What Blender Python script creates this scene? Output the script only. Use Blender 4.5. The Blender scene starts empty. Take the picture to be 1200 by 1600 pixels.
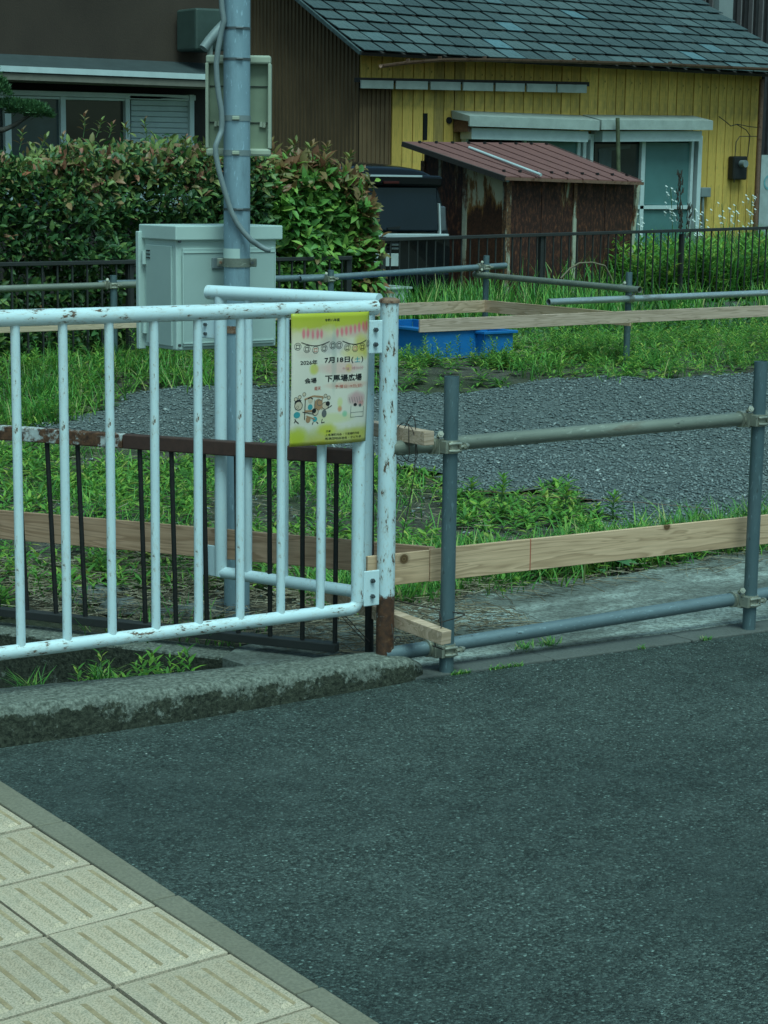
import bpy, math, random
import numpy as np
from mathutils import Vector, Matrix
rad = math.radians
S = bpy.context.scene
COL = S.collection
random.seed(7)
rng = np.random.default_rng(11)

# ------------------------------------------------------------------ camera
FPX, PITCH, ROLL, EYE, YAW = 3010.0, .1707, -.0133, 1.614, .6442
_c, _s = math.cos(YAW), math.sin(YAW)
def _g(x, y, z): return Vector((x*_c+y*_s, -x*_s+y*_c, z))
FW = _g(0, math.cos(PITCH), -math.sin(PITCH))
_up = _g(0, math.sin(PITCH), math.cos(PITCH)); _rt = _g(1, 0, 0)
RT = math.cos(ROLL)*_rt - math.sin(ROLL)*_up
DN = -math.sin(ROLL)*_rt - math.cos(ROLL)*_up
cd = bpy.data.cameras.new('camera'); camo = bpy.data.objects.new('camera', cd); COL.objects.link(camo)
M3 = Matrix((RT, -DN, -FW)).transposed().to_4x4(); M3.translation = Vector((0, 0, EYE))
camo.matrix_world = M3
cd.sensor_fit = 'VERTICAL'; cd.sensor_height = 36; cd.lens = FPX/1600*36; cd.clip_end = 1500; cd.clip_start = .05
S.camera = camo

# ------------------------------------------------------------------ light
SUN_EL, SUN_AZ = rad(63), rad(200)
W = bpy.data.worlds.new('World'); S.world = W; W.use_nodes = True
wn = W.node_tree.nodes; wl = W.node_tree.links; wn.clear()
sky = wn.new('ShaderNodeTexSky'); sky.sky_type = 'NISHITA'; sky.sun_disc = False
sky.sun_elevation = SUN_EL; sky.sun_rotation = SUN_AZ; sky.air_density = 1.0; sky.dust_density = 3.0; sky.ozone_density = 1.0
mixs = wn.new('ShaderNodeMix'); mixs.data_type = 'RGBA'; mixs.blend_type = 'MULTIPLY'; mixs.inputs['Factor'].default_value = 1
mixs.inputs[7].default_value = (.65, 1.0, .88, 1)
bg = wn.new('ShaderNodeBackground'); bg.inputs['Strength'].default_value = .066
wo = wn.new('ShaderNodeOutputWorld')
wl.new(sky.outputs[0], mixs.inputs[6]); wl.new(mixs.outputs[2], bg.inputs['Color']); wl.new(bg.outputs[0], wo.inputs['Surface'])
sd = bpy.data.lights.new('sun', 'SUN'); so = bpy.data.objects.new('sun', sd); COL.objects.link(so)
sd.energy = 1.25; sd.angle = rad(32); sd.color = (.60, 1.0, 1.0)
_sv = Vector((math.sin(SUN_AZ)*math.cos(SUN_EL), math.cos(SUN_AZ)*math.cos(SUN_EL), math.sin(SUN_EL)))
so.rotation_euler = _sv.to_track_quat('Z', 'Y').to_euler()
vs = S.view_settings; S.display_settings.display_device = 'sRGB'
vs.view_transform = 'Standard'; vs.look = 'None'; vs.exposure = .80; vs.gamma = 1.0; vs.use_curve_mapping = False
S.render.engine = 'CYCLES'

# ------------------------------------------------------------------ surveying helpers (pixel of the photograph -> point on a real plane)
CAM = Vector((0, 0, EYE))
def ray(px, py): return FW*FPX + RT*(px-600) + DN*(py-800)
def onZ(px, py, z=0.0): d = ray(px, py); return CAM + d*((z-EYE)/d.z)
def onY(px, py, Y): d = ray(px, py); return CAM + d*(Y/d.y)
def onX(px, py, X): d = ray(px, py); return CAM + d*(X/d.x)
def onL(A, B, px, py):
    n = Vector((-(B[1]-A[1]), B[0]-A[0])); d = ray(px, py)
    return CAM + d*((A[0]*n[0]+A[1]*n[1])/(d.x*n[0]+d.y*n[1]))
def along(A, B, px, py):
    p = onL(A, B, px, py); u = Vector((B[0]-A[0], B[1]-A[1])).normalized()
    return (p.x-A[0])*u.x + (p.y-A[1])*u.y, p.z

# ------------------------------------------------------------------ mesh helpers
class MB:
    def __init__(s): s.v = []; s.f = []; s.sm = []
    def add(s, vs_, fs, smooth=False):
        o = len(s.v); s.v += [tuple(v) for v in vs_]; s.f += [tuple(i+o for i in f) for f in fs]; s.sm += [smooth]*len(fs); return s
    def box(s, c, d, rz=0.0, M=None):
        x, y, z = d[0]/2, d[1]/2, d[2]/2
        P = [Vector(p) for p in ((-x,-y,-z),(x,-y,-z),(x,y,-z),(-x,y,-z),(-x,-y,z),(x,-y,z),(x,y,z),(-x,y,z))]
        if M is None: M = Matrix.Rotation(rz, 3, 'Z')
        P = [M @ p + Vector(c) for p in P]
        return s.add(P, [(0,3,2,1),(4,5,6,7),(0,1,5,4),(1,2,6,5),(2,3,7,6),(3,0,4,7)])
    def bar(s, a, b, w, h, up=(0,0,1)):
        a = Vector(a); b = Vector(b); u = (b-a); L = u.length; u.normalize(); up = Vector(up)
        sd_ = u.cross(up).normalized(); up = sd_.cross(u)
        M = Matrix((u, sd_, up)).transposed()
        return s.box((a+b)/2, (L, w, h), M=M)
    def tube(s, pts, r, seg=10, caps=True, closed=False):
        pts = [Vector(p) for p in pts]; n = len(pts); R = r if isinstance(r, (list, tuple)) else [r]*n
        vs_ = []; prev = None
        for i, p in enumerate(pts):
            t = (pts[min(i+1, n-1)]-pts[max(i-1, 0)]).normalized()
            if prev is None:
                a = Vector((0,0,1)) if abs(t.z) < .9 else Vector((1,0,0)); e = t.cross(a).normalized()
            else: e = (prev - t*prev.dot(t)).normalized()
            prev = e; g = t.cross(e)
            for k in range(seg):
                an = 2*math.pi*k/seg; vs_.append(p + (e*math.cos(an)+g*math.sin(an))*R[i])
        fs = [(i*seg+k, i*seg+(k+1) % seg, (i+1)*seg+(k+1) % seg, (i+1)*seg+k) for i in range(n-1) for k in range(seg)]
        s.add(vs_, fs, True)
        if caps:
            s.add(vs_[:seg], [tuple(range(seg))[::-1]]); s.add(vs_[-seg:], [tuple(range(seg))])
        return s
    def pipe(s, a, b, r, wall=.0028, seg=20):        # hollow pipe with open ends
        a = Vector(a); b = Vector(b); t = (b-a).normalized()
        up = Vector((0,0,1)) if abs(t.z) < .9 else Vector((1,0,0)); e = t.cross(up).normalized(); g = t.cross(e)
        ring = lambda p, q: [p+(e*math.cos(2*math.pi*k/seg)+g*math.sin(2*math.pi*k/seg))*q for k in range(seg)]
        V = ring(a, r)+ring(b, r)+ring(b, r-wall)+ring(a, r-wall)
        for j in range(4):
            j2 = (j+1) % 4
            s.add([V[j*seg+k] for k in range(seg)]+[V[j2*seg+k] for k in range(seg)],
                  [(k, (k+1) % seg, seg+(k+1) % seg, seg+k) for k in range(seg)], j in (0, 2))
        return s
    def prism(s, prof, a, b, caps=True, smooth=False):   # prof: list of 3-D vectors (offsets), swept from a to b
        a = Vector(a); b = Vector(b); n = len(prof)
        V = [a+Vector(p) for p in prof]+[b+Vector(p) for p in prof]
        s.add(V, [(k, (k+1) % n, n+(k+1) % n, n+k) for k in range(n)], smooth)
        if caps: s.add(V[:n], [tuple(range(n))[::-1]]); s.add(V[n:], [tuple(range(n))])
        return s
    def quad(s, *p): return s.add(p, [tuple(range(len(p)))])
ORG = {}
def setp(o, label=None, cat=None, group=None, kind=None):
    if label: o['label'] = label
    if cat: o['category'] = cat
    if group: o['group'] = group
    if kind: o['kind'] = kind
    return o
def mesh_of(name, mb, mat, org=(0,0,0)):
    me = bpy.data.meshes.new(name); ox, oy, oz = org
    me.from_pydata([(x-ox, y-oy, z-oz) for x, y, z in mb.v], [], mb.f)
    me.polygons.foreach_set('use_smooth', mb.sm)
    if mat: me.materials.append(mat)
    me.validate(); return me
def thing(name, label, cat, loc=(0,0,0), group=None, kind=None):
    o = bpy.data.objects.new(name, None); COL.objects.link(o); o.location = loc; o.empty_display_size = .1
    ORG[o.name] = Vector(loc); return setp(o, label, cat, group, kind)
def part(name, mb, mat, parent=None, org=None, bevel=0, label=None, kind=None, seg=2):
    """mb in world coordinates; org (world) becomes the object's origin"""
    po = ORG[parent.name] if parent else Vector((0,0,0))
    w = Vector(org) if org is not None else po
    o = bpy.data.objects.new(name, mesh_of(name, mb, mat, w)); COL.objects.link(o)
    o.parent = parent; o.location = w-po; ORG[o.name] = w
    if bevel:
        m = o.modifiers.new('bevel', 'BEVEL'); m.width = bevel; m.segments = seg; m.limit_method = 'ANGLE'; m.angle_limit = rad(40)
    return setp(o, label, None, None, kind)
def solo(name, mb, mat, label, cat, org=None, group=None, bevel=0, kind=None):
    if org is None:
        a = np.array(mb.v); org = (a[:,0].mean(), a[:,1].mean(), a[:,2].min())
    o = part(name, mb, mat, None, org, bevel); return setp(o, label, cat, group, kind)
def clone(src, parent, wloc, rz=None):
    c = src.copy(); COL.objects.link(c); c.parent = parent
    po = ORG[parent.name] if parent else Vector((0,0,0)); c.location = Vector(wloc)-po; ORG[c.name] = Vector(wloc)
    if rz is not None: c.rotation_euler.z = rz
    return c
def npmesh(name, V, faces, mat, attr=None):
    """V (n,3); faces: list of int arrays (m,k)"""
    me = bpy.data.meshes.new(name); V = np.asarray(V, np.float32)
    me.vertices.add(len(V)); me.vertices.foreach_set('co', V.ravel())
    tot = [np.full(len(f), f.shape[1], np.int32) for f in faces if len(f)]
    lt = np.concatenate(tot); li = np.concatenate([f.ravel() for f in faces if len(f)]).astype(np.int32)
    me.loops.add(len(li)); me.loops.foreach_set('vertex_index', li)
    me.polygons.add(len(lt)); ls = np.concatenate([[0], np.cumsum(lt)[:-1]]).astype(np.int32)
    me.polygons.foreach_set('loop_start', ls); me.polygons.foreach_set('loop_total', lt)
    me.update(calc_edges=True)
    if attr is not None:
        for k, a in attr.items():
            at = me.attributes.new(k, 'FLOAT', 'POINT'); at.data.foreach_set('value', np.asarray(a, np.float32))
    me.materials.append(mat); return me
def npobj(name, V, faces, mat, parent=None, attr=None, smooth=False, **kw):
    po = ORG[parent.name] if parent else Vector((0,0,0))
    me = npmesh(name, np.asarray(V)-np.array(po), faces, mat, attr)
    if smooth: me.polygons.foreach_set('use_smooth', [True]*len(me.polygons))
    o = bpy.data.objects.new(name, me); COL.objects.link(o); o.parent = parent; ORG[o.name] = po
    return setp(o, **kw)

# ------------------------------------------------------------------ material helpers
class NT:
    def __init__(s, name):
        s.m = bpy.data.materials.new(name); s.m.use_nodes = True; s.t = s.m.node_tree; s.t.nodes.clear()
        s.out = s.n('ShaderNodeOutputMaterial'); s.b = s.n('ShaderNodeBsdfPrincipled'); s.l(s.b.outputs[0], s.out.inputs[0])
        s.co = s.n('ShaderNodeTexCoord')
    def n(s, t, **k):
        x = s.t.nodes.new(t)
        for a, b in k.items(): setattr(x, a, b)
        return x
    def l(s, a, b): s.t.links.new(a, b)
    def vec(s, scale=(1,1,1), rot=(0,0,0), src='Object'):
        m = s.n('ShaderNodeMapping'); m.inputs['Scale'].default_value = scale; m.inputs['Rotation'].default_value = rot
        s.l(s.co.outputs[src], m.inputs[0]); return m.outputs[0]
    def noise(s, scale, detail=4, rough=.55, vec=None, dist=0):
        x = s.n('ShaderNodeTexNoise'); x.inputs['Scale'].default_value = scale; x.inputs['Detail'].default_value = detail
        x.inputs['Roughness'].default_value = rough; x.inputs['Distortion'].default_value = dist
        s.l(vec or s.co.outputs['Object'], x.inputs['Vector']); return x.outputs['Fac']
    def voro(s, scale, feat='F1', vec=None, out='Distance', rnd=1):
        x = s.n('ShaderNodeTexVoronoi'); x.feature = feat; x.inputs['Scale'].default_value = scale; x.inputs['Randomness'].default_value = rnd
        s.l(vec or s.co.outputs['Object'], x.inputs['Vector']); return x.outputs[out]
    def ramp(s, fac, stops):
        x = s.n('ShaderNodeValToRGB'); e = x.color_ramp.elements
        while len(e) > 1: e.remove(e[-1])
        for i, (p, c) in enumerate(stops):
            c = (c,)*3 if isinstance(c, (int, float)) else c
            k = e[0] if i == 0 else e.new(p); k.position = p; k.color = (*c[:3], 1)
        s.l(fac, x.inputs[0]); return x.outputs[0]
    def mix(s, fac, a, b, mode='MIX'):
        x = s.n('ShaderNodeMix'); x.data_type = 'RGBA'; x.blend_type = mode; x.clamp_factor = True
        for i, v in ((0, fac), (6, a), (7, b)):
            if hasattr(v, 'is_output') or hasattr(v, 'links'): s.l(v, x.inputs[i])
            elif i == 0: x.inputs[0].default_value = v
            else: x.inputs[i].default_value = (*v[:3], 1) if not isinstance(v, (int, float)) else (v, v, v, 1)
        return x.outputs[2]
    def math(s, op, a, b=0, c=0):
        x = s.n('ShaderNodeMath', operation=op)
        for i, v in enumerate((a, b, c)):
            if hasattr(v, 'links'): s.l(v, x.inputs[i])
            else: x.inputs[i].default_value = v
        return x.outputs[0]
    def sep(s, src='Object'):
        x = s.n('ShaderNodeSeparateXYZ'); s.l(s.co.outputs[src], x.inputs[0]); return x.outputs
    def bump(s, h, strength=.4, dist=.01):
        x = s.n('ShaderNodeBump'); x.inputs['Strength'].default_value = strength; x.inputs['Distance'].default_value = dist
        s.l(h, x.inputs['Height']); s.l(x.outputs[0], s.b.inputs['Normal']); return s
    def island(s): return s.n('ShaderNodeNewGeometry').outputs['Random Per Island']
    def rnd(s): return s.n('ShaderNodeObjectInfo').outputs['Random']
    def attr(s, nm): x = s.n('ShaderNodeAttribute'); x.attribute_name = nm; return x.outputs['Fac']
    def fin(s, color, rough=.6, metal=0, spec=.5):
        for k, v in (('Base Color', color), ('Roughness', rough), ('Metallic', metal), ('Specular IOR Level', spec)):
            if hasattr(v, 'links'): s.l(v, s.b.inputs[k])
            elif k == 'Base Color': s.b.inputs[k].default_value = (*v[:3], 1)
            else: s.b.inputs[k].default_value = v
        return s.m
def flat(name, c, rough=.6, metal=0, spec=.5, var=.15, sc=8):
    t = NT(name); n = t.noise(sc, 5, .6)
    lo = tuple(x*(1-var) for x in c); hi = tuple(min(1, x*(1+var)) for x in c)
    return t.fin(t.ramp(n, [(.3, lo), (.7, hi)]), rough, metal, spec)
M = {}
def mk():
    global rusty
    # asphalt: fine aggregate, worn paler patches
    t = NT('asphalt')
    v = t.voro(150, vec=None); v2 = t.voro(330); g = t.voro(150, out='Color')
    sp = t.n('ShaderNodeSeparateColor'); t.l(g, sp.inputs[0])
    big = t.noise(1.3, 4, .6); mid = t.noise(9, 5, .65)
    base = t.ramp(big, [(.35, (.066, .090, .083)), (.68, (.104, .134, .122))])
    stone = t.ramp(sp.outputs[0], [(0, .42), (.5, .96), (.84, 1.5), (.98, 2.2), (1, 4.5)])
    c = t.mix(1, base, stone, 'MULTIPLY')
    gap = t.ramp(v, [(.2, 1.05), (.62, .5)])
    c = t.mix(.9, c, gap, 'MULTIPLY')
    c = t.mix(t.ramp(mid, [(.45, 0), (.75, .45)]), c, (.080, .102, .096)); st_ = t.noise(.55, 5, .62); c = t.mix(t.ramp(st_, [(.50, 0), (.66, .45)]), c, (.055, .072, .068))
    hh = t.math('ADD', t.math('MULTIPLY', t.ramp(v, [(0, 1), (.6, 0)]), t.ramp(mid, [(.35, 1), (.7, .35)])), t.math('MULTIPLY', v2, .3))
    t.bump(hh, 1.0, .010); M['asphalt'] = t.fin(c, .8, 0, .35)
    # generic concrete kinds
    def conc(nm, a, b, sc=3, spots=.1, rough=.9, bump=.5):
        t = NT(nm); n = t.noise(sc, 6, .65); f = t.noise(120, 3, .7)
        c = t.ramp(n, [(.3, a), (.7, b)]); c = t.mix(t.ramp(f, [(.4, .35), (.6, 0)]), c, tuple(x*.55 for x in a))
        st = t.noise(sc*4.3, 5, .7); c = t.mix(t.ramp(st, [(.58, 0), (.7, spots)]), c, (.03, .033, .028))
        t.bump(t.math('ADD', f, n), bump, .004); M[nm] = t.fin(c, rough, 0, .3)
    conc('kerb_stone', (.20, .175, .13), (.27, .235, .18), 2.6, .45)
    conc('joint_sand', (.04, .038, .03), (.075, .07, .055), 9, .2)
    conc('edge_stone', (.10, .105, .10), (.15, .155, .145), 3, .5)
    conc('footing', (.13, .13, .12), (.22, .22, .20), 4, .5)
    conc('rubble', (.10, .11, .105), (.20, .215, .205), 8, .6)
    conc('grey_wall', (.24, .27, .28), (.33, .36, .36), 1, .1)
    # old mossy kerb
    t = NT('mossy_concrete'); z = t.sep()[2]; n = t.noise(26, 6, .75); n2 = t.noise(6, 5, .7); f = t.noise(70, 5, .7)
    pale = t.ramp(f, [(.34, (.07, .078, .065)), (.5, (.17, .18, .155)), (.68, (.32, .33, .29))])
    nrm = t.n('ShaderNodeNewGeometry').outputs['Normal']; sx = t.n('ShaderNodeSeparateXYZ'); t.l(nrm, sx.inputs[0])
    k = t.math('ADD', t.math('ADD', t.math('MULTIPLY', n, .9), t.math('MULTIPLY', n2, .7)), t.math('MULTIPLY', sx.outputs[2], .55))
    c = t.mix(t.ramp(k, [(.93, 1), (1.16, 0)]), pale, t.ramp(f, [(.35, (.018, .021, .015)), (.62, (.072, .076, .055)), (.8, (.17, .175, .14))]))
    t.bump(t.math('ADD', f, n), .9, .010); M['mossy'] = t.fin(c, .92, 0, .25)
    # stained slab with pale patches
    t = NT('stained_slab'); n = t.noise(1.7, 6, .68, vec=t.vec((.75, 1.5, 1))); f = t.noise(60, 4, .75); e = t.noise(11, 5, .7)
    c = t.ramp(n, [(.30, (.09, .10, .09)), (.45, (.17, .18, .16)), (.53, (.26, .28, .255)), (.62, (.46, .50, .46))])
    c = t.mix(t.ramp(f, [(.42, .6), (.56, 0)]), c, (.06, .062, .055)); c = t.mix(t.ramp(e, [(.56, 0), (.68, .6)]), c, (.07, .066, .052))
    t.bump(t.math('ADD', f, e), .6, .006); M['slab'] = t.fin(c, .92, 0, .3)
    # tactile paving tile
    t = NT('paving_tile'); f = t.noise(210, 3, .75); n = t.noise(2.5, 5, .6); sp_ = t.voro(55)
    c = t.ramp(n, [(.3, (.58, .43, .31)), (.7, (.76, .58, .44))]); c = t.mix(t.ramp(f, [(.42, .75), (.54, 0)]), c, (.30, .25, .18)); c = t.mix(t.ramp(t.noise(7, 6, .7), [(.5, 0), (.72, .5)]), c, (.34, .30, .23))
    c = t.mix(t.ramp(sp_, [(.05, .8), (.12, 0)]), c, (.10, .09, .06))
    r_ = t.ramp(t.rnd(), [(0, .88), (1, 1.08)]); c = t.mix(1, c, r_, 'MULTIPLY')
    t.bump(f, .5, .003); M['tile'] = t.fin(c, .9, 0, .25)
    t = NT('paving_bar'); f = t.noise(190, 3, .75); n = t.noise(14, 5, .65)
    c = t.ramp(n, [(.3, (.32, .21, .115)), (.6, (.52, .37, .23))]); c = t.mix(t.ramp(f, [(.4, .5), (.55, 0)]), c, (.2, .17, .11))
    t.bump(f, .5, .003); M['tilebar'] = t.fin(c, .9, 0, .25)
    # soil
    t = NT('soil'); n = t.noise(5, 6, .7); f = t.noise(70, 4, .75); g = t.noise(1.2, 3, .5)
    c = t.ramp(n, [(.3, (.065, .056, .044)), (.55, (.15, .135, .11)), (.75, (.24, .22, .18))]); c = t.mix(t.ramp(f, [(.4, .6), (.6, 0)]), c, (.03, .03, .025))
    c = t.mix(t.ramp(g, [(.45, 0), (.65, .5)]), c, (.05, .075, .03))
    t.bump(t.math('ADD', f, n), .8, .02); M['soil'] = t.fin(c, .95, 0, .2)
    t = NT('gravel_bed'); v = t.voro(60); g = t.voro(60, out='Color'); sp = t.n('ShaderNodeSeparateColor'); t.l(g, sp.inputs[0])
    c = t.ramp(sp.outputs[0], [(0, (.10, .12, .12)), (.6, (.16, .185, .185)), (1, (.24, .27, .265))]); c = t.mix(.5, c, t.ramp(v, [(.2, 1), (.6, .3)]), 'MULTIPLY')
    t.bump(t.ramp(v, [(0, 1), (.6, 0)]), .9, .012); M['gravelbed'] = t.fin(c, .9, 0, .3)
    t = NT('gravel_stone'); i = t.island(); f = t.noise(150, 2, .6)
    c = t.ramp(i, [(0, (.12, .145, .15)), (.45, (.17, .20, .203)), (.85, (.23, .26, .26)), (.978, (.30, .33, .325)), (.993, (.45, .47, .46)), (1, (.6, .62, .6))])
    c = t.mix(.35, c, t.ramp(f, [(.3, .5), (.7, 1.3)]), 'MULTIPLY'); M['gravel'] = t.fin(c, .75, 0, .4)
    # chipped white paint
    def white(nm, stretch, lo=.615, rustlow=None):
        t = NT(nm); v = t.vec(stretch); n = t.noise(62, 6, .72, v); n2 = t.noise(150, 4, .7, v); big = t.noise(3, 4, .6)
        k = t.math('ADD', t.math('MULTIPLY', n, .62), t.math('ADD', t.math('MULTIPLY', n2, .25), t.math('MULTIPLY', big, .13)))
        chip = t.ramp(k, [(lo-.012, 0), (lo+.006, 1)]); halo = t.ramp(k, [(lo-.09, 0), (lo, .45)])
        c = t.ramp(big, [(.3, (.62, .74, .80)), (.7, (.70, .82, .87))]); c = t.mix(halo, c, (.50, .42, .34))
        c = t.mix(chip, c, t.ramp(n2, [(.4, (.035, .028, .024)), (.6, (.16, .085, .05))]))
        if rustlow is not None:
            z = t.sep()[2]; zz = t.math('ADD', z, t.math('MULTIPLY', t.noise(28, 5, .7), .075))
            m_ = t.ramp(zz, [(rustlow-.004, 1), (rustlow+.008, 0)])
            rc = t.ramp(t.noise(40, 5, .7), [(.35, (.045, .022, .018)), (.6, (.12, .05, .028)), (.75, (.26, .13, .07))])
            side = t.ramp(t.noise(17, 3, .6), [(.60, 1), (.66, 0)]); c = t.mix(t.math('MULTIPLY', m_, side), c, rc)
        t.bump(t.math('MULTIPLY', chip, -1), .5, .002); return t.fin(c, .42, 0, .5)
    M['white_h'] = white('white_paint_rail', (.35, 1, 1), .580); M['white_v'] = white('white_paint_upright', (1, 1, .4), .602)
    M['white_post'] = white('white_paint_post', (1, 1, .35), .575, .235); M['white_clean'] = white('white_paint_side', (.6, .6, .6), .64)
    def rusty(nm, a, b, lo=.5, rough=.6, met=0, sc=9, st=(1,1,1), rc=((.05,.022,.015),(.17,.075,.04))):
        t = NT(nm); v = t.vec(st); n = t.noise(sc, 7, .72, v); f = t.noise(sc*5, 4, .7)
        c = t.ramp(f, [(.3, a), (.7, b)]); r = t.ramp(f, [(.35, rc[0]), (.65, rc[1])])
        c = t.mix(t.ramp(n, [(lo, 0), (lo+.06, 1)]), c, r); t.bump(n, .3, .003); return t.fin(c, rough, met, .4)
    M['rail_rust'] = rusty('rusty_white_rail', (.42, .43, .43), (.60, .62, .62), .44)
    M['brown_rail'] = rusty('brown_rail', (.055, .028, .024), (.085, .04, .032), .6)
    M['black_bar'] = rusty('dark_bar', (.010, .010, .011), (.022, .020, .019), .66)
    M['brown_fence'] = flat('bronze_aluminium', (.030, .030, .030), .5)
    M['cap_rust'] = rusty('rusty_cap', (.20, .11, .07), (.34, .20, .14), .5, sc=30)
    def galv(nm, a, b, st=(1,1,1), spots=.64, rough=.5, met=.35):
        t = NT(nm); v = t.vec(st); n = t.noise(7, 6, .65, v); f = t.noise(60, 5, .75, v)
        c = t.ramp(n, [(.3, a), (.7, b)]); c = t.mix(t.ramp(f, [(spots, 0), (spots+.05, .8)]), c, (.05, .05, .048))
        c = t.mix(t.ramp(n, [(.62, 0), (.72, .7)]), c, (.22, .13, .08)); m2 = t.noise(14, 6, .75, v); c = t.mix(t.ramp(m2, [(.5, 0), (.68, .5)]), c, tuple(x*.5 for x in a)); c = t.mix(t.ramp(t.noise(90, 3, .6, t.vec((.3, 1, 1) if st[0] < 1 else (1, 1, .3))), [(.62, 0), (.68, .5)]), c, tuple(min(1, x*1.6) for x in b)); t.bump(f, .15, .001); return t.fin(c, rough, met, .5)
    M['galv_post'] = galv('galvanised_post', (.085, .135, .155), (.15, .21, .235), (1, 1, .3))
    M['galv_pipe'] = galv('galvanised_pipe', (.17, .18, .15), (.29, .30, .255), (.25, 1, 1))
    M['galv_blue'] = galv('galvanised_low_pipe', (.12, .165, .19), (.22, .28, .31), (.3, 1, 1))
    M['galv_bright'] = galv('new_galvanised_pipe', (.42, .46, .48), (.56, .60, .62), (.3, 1, 1), .72, .35, .6)
    M['galv_pole'] = galv('galvanised_pole', (.22, .32, .39), (.32, .44, .52), (1, 1, .25), .70, .5, .25)
    M['zinc'] = galv('yellow_zinc', (.34, .33, .27), (.52, .50, .42), (1, 1, 1), .6, .38, .6)
    M['wire'] = flat('rusty_wire', (.035, .022, .018), .6)
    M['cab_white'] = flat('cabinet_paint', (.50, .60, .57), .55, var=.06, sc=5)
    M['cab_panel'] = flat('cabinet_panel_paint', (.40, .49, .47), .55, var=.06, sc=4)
    M['cab_green'] = flat('meter_box_shell', (.24, .28, .20), .6, var=.15, sc=9)
    M['cab_rim'] = flat('meter_box_rim', (.40, .42, .33), .6, var=.1)
    M['pvc'] = flat('grey_conduit', (.20, .235, .245), .5, var=.1)
    M['black'] = flat('black_plastic', (.012, .012, .013), .5)
    M['darkhole'] = flat('dark_interior', (.006, .006, .007), .9)
    M['bolt'] = flat('steel_bolt', (.14, .15, .16), .4, .7)
    # house materials
    t = NT('yellow_board'); v = t.vec((1, 1, .12)); n = t.noise(38, 6, .7, v); b = t.noise(3.2, 5, .65); r = t.rnd(); kn = t.voro(4.2, vec=t.vec((1.4, 1, .8)))
    c = t.ramp(r, [(0, (.64, .40, .095)), (1, (.82, .52, .13))]); c = t.mix(t.ramp(n, [(.5, 0), (.75, .6)]), c, (.16, .12, .035))
    c = t.mix(t.ramp(b, [(.5, 0), (.72, .5)]), c, (.24, .19, .07)); c = t.mix(t.ramp(kn, [(.035, .8), (.07, 0)]), c, (.06, .04, .02)); M['yellow'] = t.fin(c, .75, 0, .3)
    t = NT('faded_board'); v = t.vec((1, 1, .12)); n = t.noise(38, 6, .7, v); b = t.noise(3.2, 5, .65)
    c = t.ramp(b, [(.3, (.46, .31, .11)), (.7, (.50, .33, .08))]); c = t.mix(t.ramp(n, [(.45, 0), (.7, .7)]), c, (.14, .10, .05)); M['yellow_faded'] = t.fin(c, .8, 0, .3)
    t = NT('brown_cladding'); v = t.vec((1, 1, .05)); n = t.noise(22, 6, .7, v); b = t.noise(1.2, 4, .6)
    c = t.ramp(b, [(.3, (.13, .078, .042)), (.7, (.20, .122, .066))]); c = t.mix(t.ramp(n, [(.45, 0), (.7, .5)]), c, (.05, .036, .024)); M['cladding'] = t.fin(c, .75, 0, .3)
    t = NT('roof_slate'); v = t.vec((.35, 1, 1), (0, 0, 0)); n = t.noise(30, 6, .75, t.vec((6, .5, .5))); r = t.rnd(); b = t.noise(9, 5, .7)
    c = t.ramp(r, [(0, (.035, .055, .060)), (.6, (.060, .088, .092)), (.93, (.085, .12, .125)), (.965, (.085, .15, .175)), (1, (.11, .21, .25))])
    c = t.mix(t.ramp(n, [(.46, 0), (.72, .65)]), c, (.15, .20, .205)); c = t.mix(t.ramp(b, [(.5, 0), (.75, .6)]), c, (.018, .027, .028))
    t.bump(n, .4, .004); M['slate'] = t.fin(c, .7, 0, .4)
    M['copper'] = rusty('rusty_gutter', (.15, .075, .05), (.22, .12, .085), .55)
    M['white_trim'] = flat('aged_white_trim', (.36, .40, .38), .6, var=.15, sc=6)
    M['alu'] = flat('aluminium_frame', (.58, .66, .68), .4, .1, var=.08)
    M['shutter'] = flat('shutter_metal', (.44, .52, .54), .5, .1, var=.08)
    M['frosted'] = flat('frosted_film_pane', (.085, .19, .195), .35, var=.15, sc=1.5)
    M['glass'] = flat('window_glass', (.022, .030, .032), .08, 0, .6, var=.4, sc=1.2)
    M['glass_curtain'] = flat('glass_with_curtain', (.05, .075, .085), .12, 0, .6, var=.3, sc=2.5)
    M['glass_brown'] = flat('glass_with_brown_curtain', (.030, .026, .022), .12, 0, .6, var=.35, sc=2)
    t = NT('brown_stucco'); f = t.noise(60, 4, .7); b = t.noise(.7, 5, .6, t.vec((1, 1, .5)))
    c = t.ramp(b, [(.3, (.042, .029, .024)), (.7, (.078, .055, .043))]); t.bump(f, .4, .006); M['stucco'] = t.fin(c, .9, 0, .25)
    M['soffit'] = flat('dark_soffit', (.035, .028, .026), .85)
    M['beige_trim'] = flat('beige_trim', (.20, .18, .15), .7)
    # shed
    t = NT('rusted_sheet'); v = t.vec((1, 1, .22)); n = t.noise(3.2, 7, .72, v); f = t.noise(30, 6, .75, t.vec((1, 1, .4))); z = t.sep()[2]
    k = t.math('ADD', t.math('MULTIPLY', n, 1.0), t.math('MULTIPLY', z, .20))
    c = t.ramp(f, [(.3, (.020, .008, .007)), (.5, (.045, .016, .012)), (.62, (.15, .05, .026)), (.74, (.30, .12, .05))])
    c = t.mix(t.ramp(k, [(.86, 0), (.90, .8)]), c, (.19, .085, .03)); c = t.mix(t.ramp(k, [(.90, 0), (.94, 1)]), c, (.34, .33, .25)); M['rust_sheet'] = t.fin(c, .7, 0, .35)
    t = NT('rusted_left_sheet'); v = t.vec((1, 1, .35)); n = t.noise(2.6, 7, .7, v); f = t.noise(30, 6, .75); z = t.sep()[2]
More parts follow.
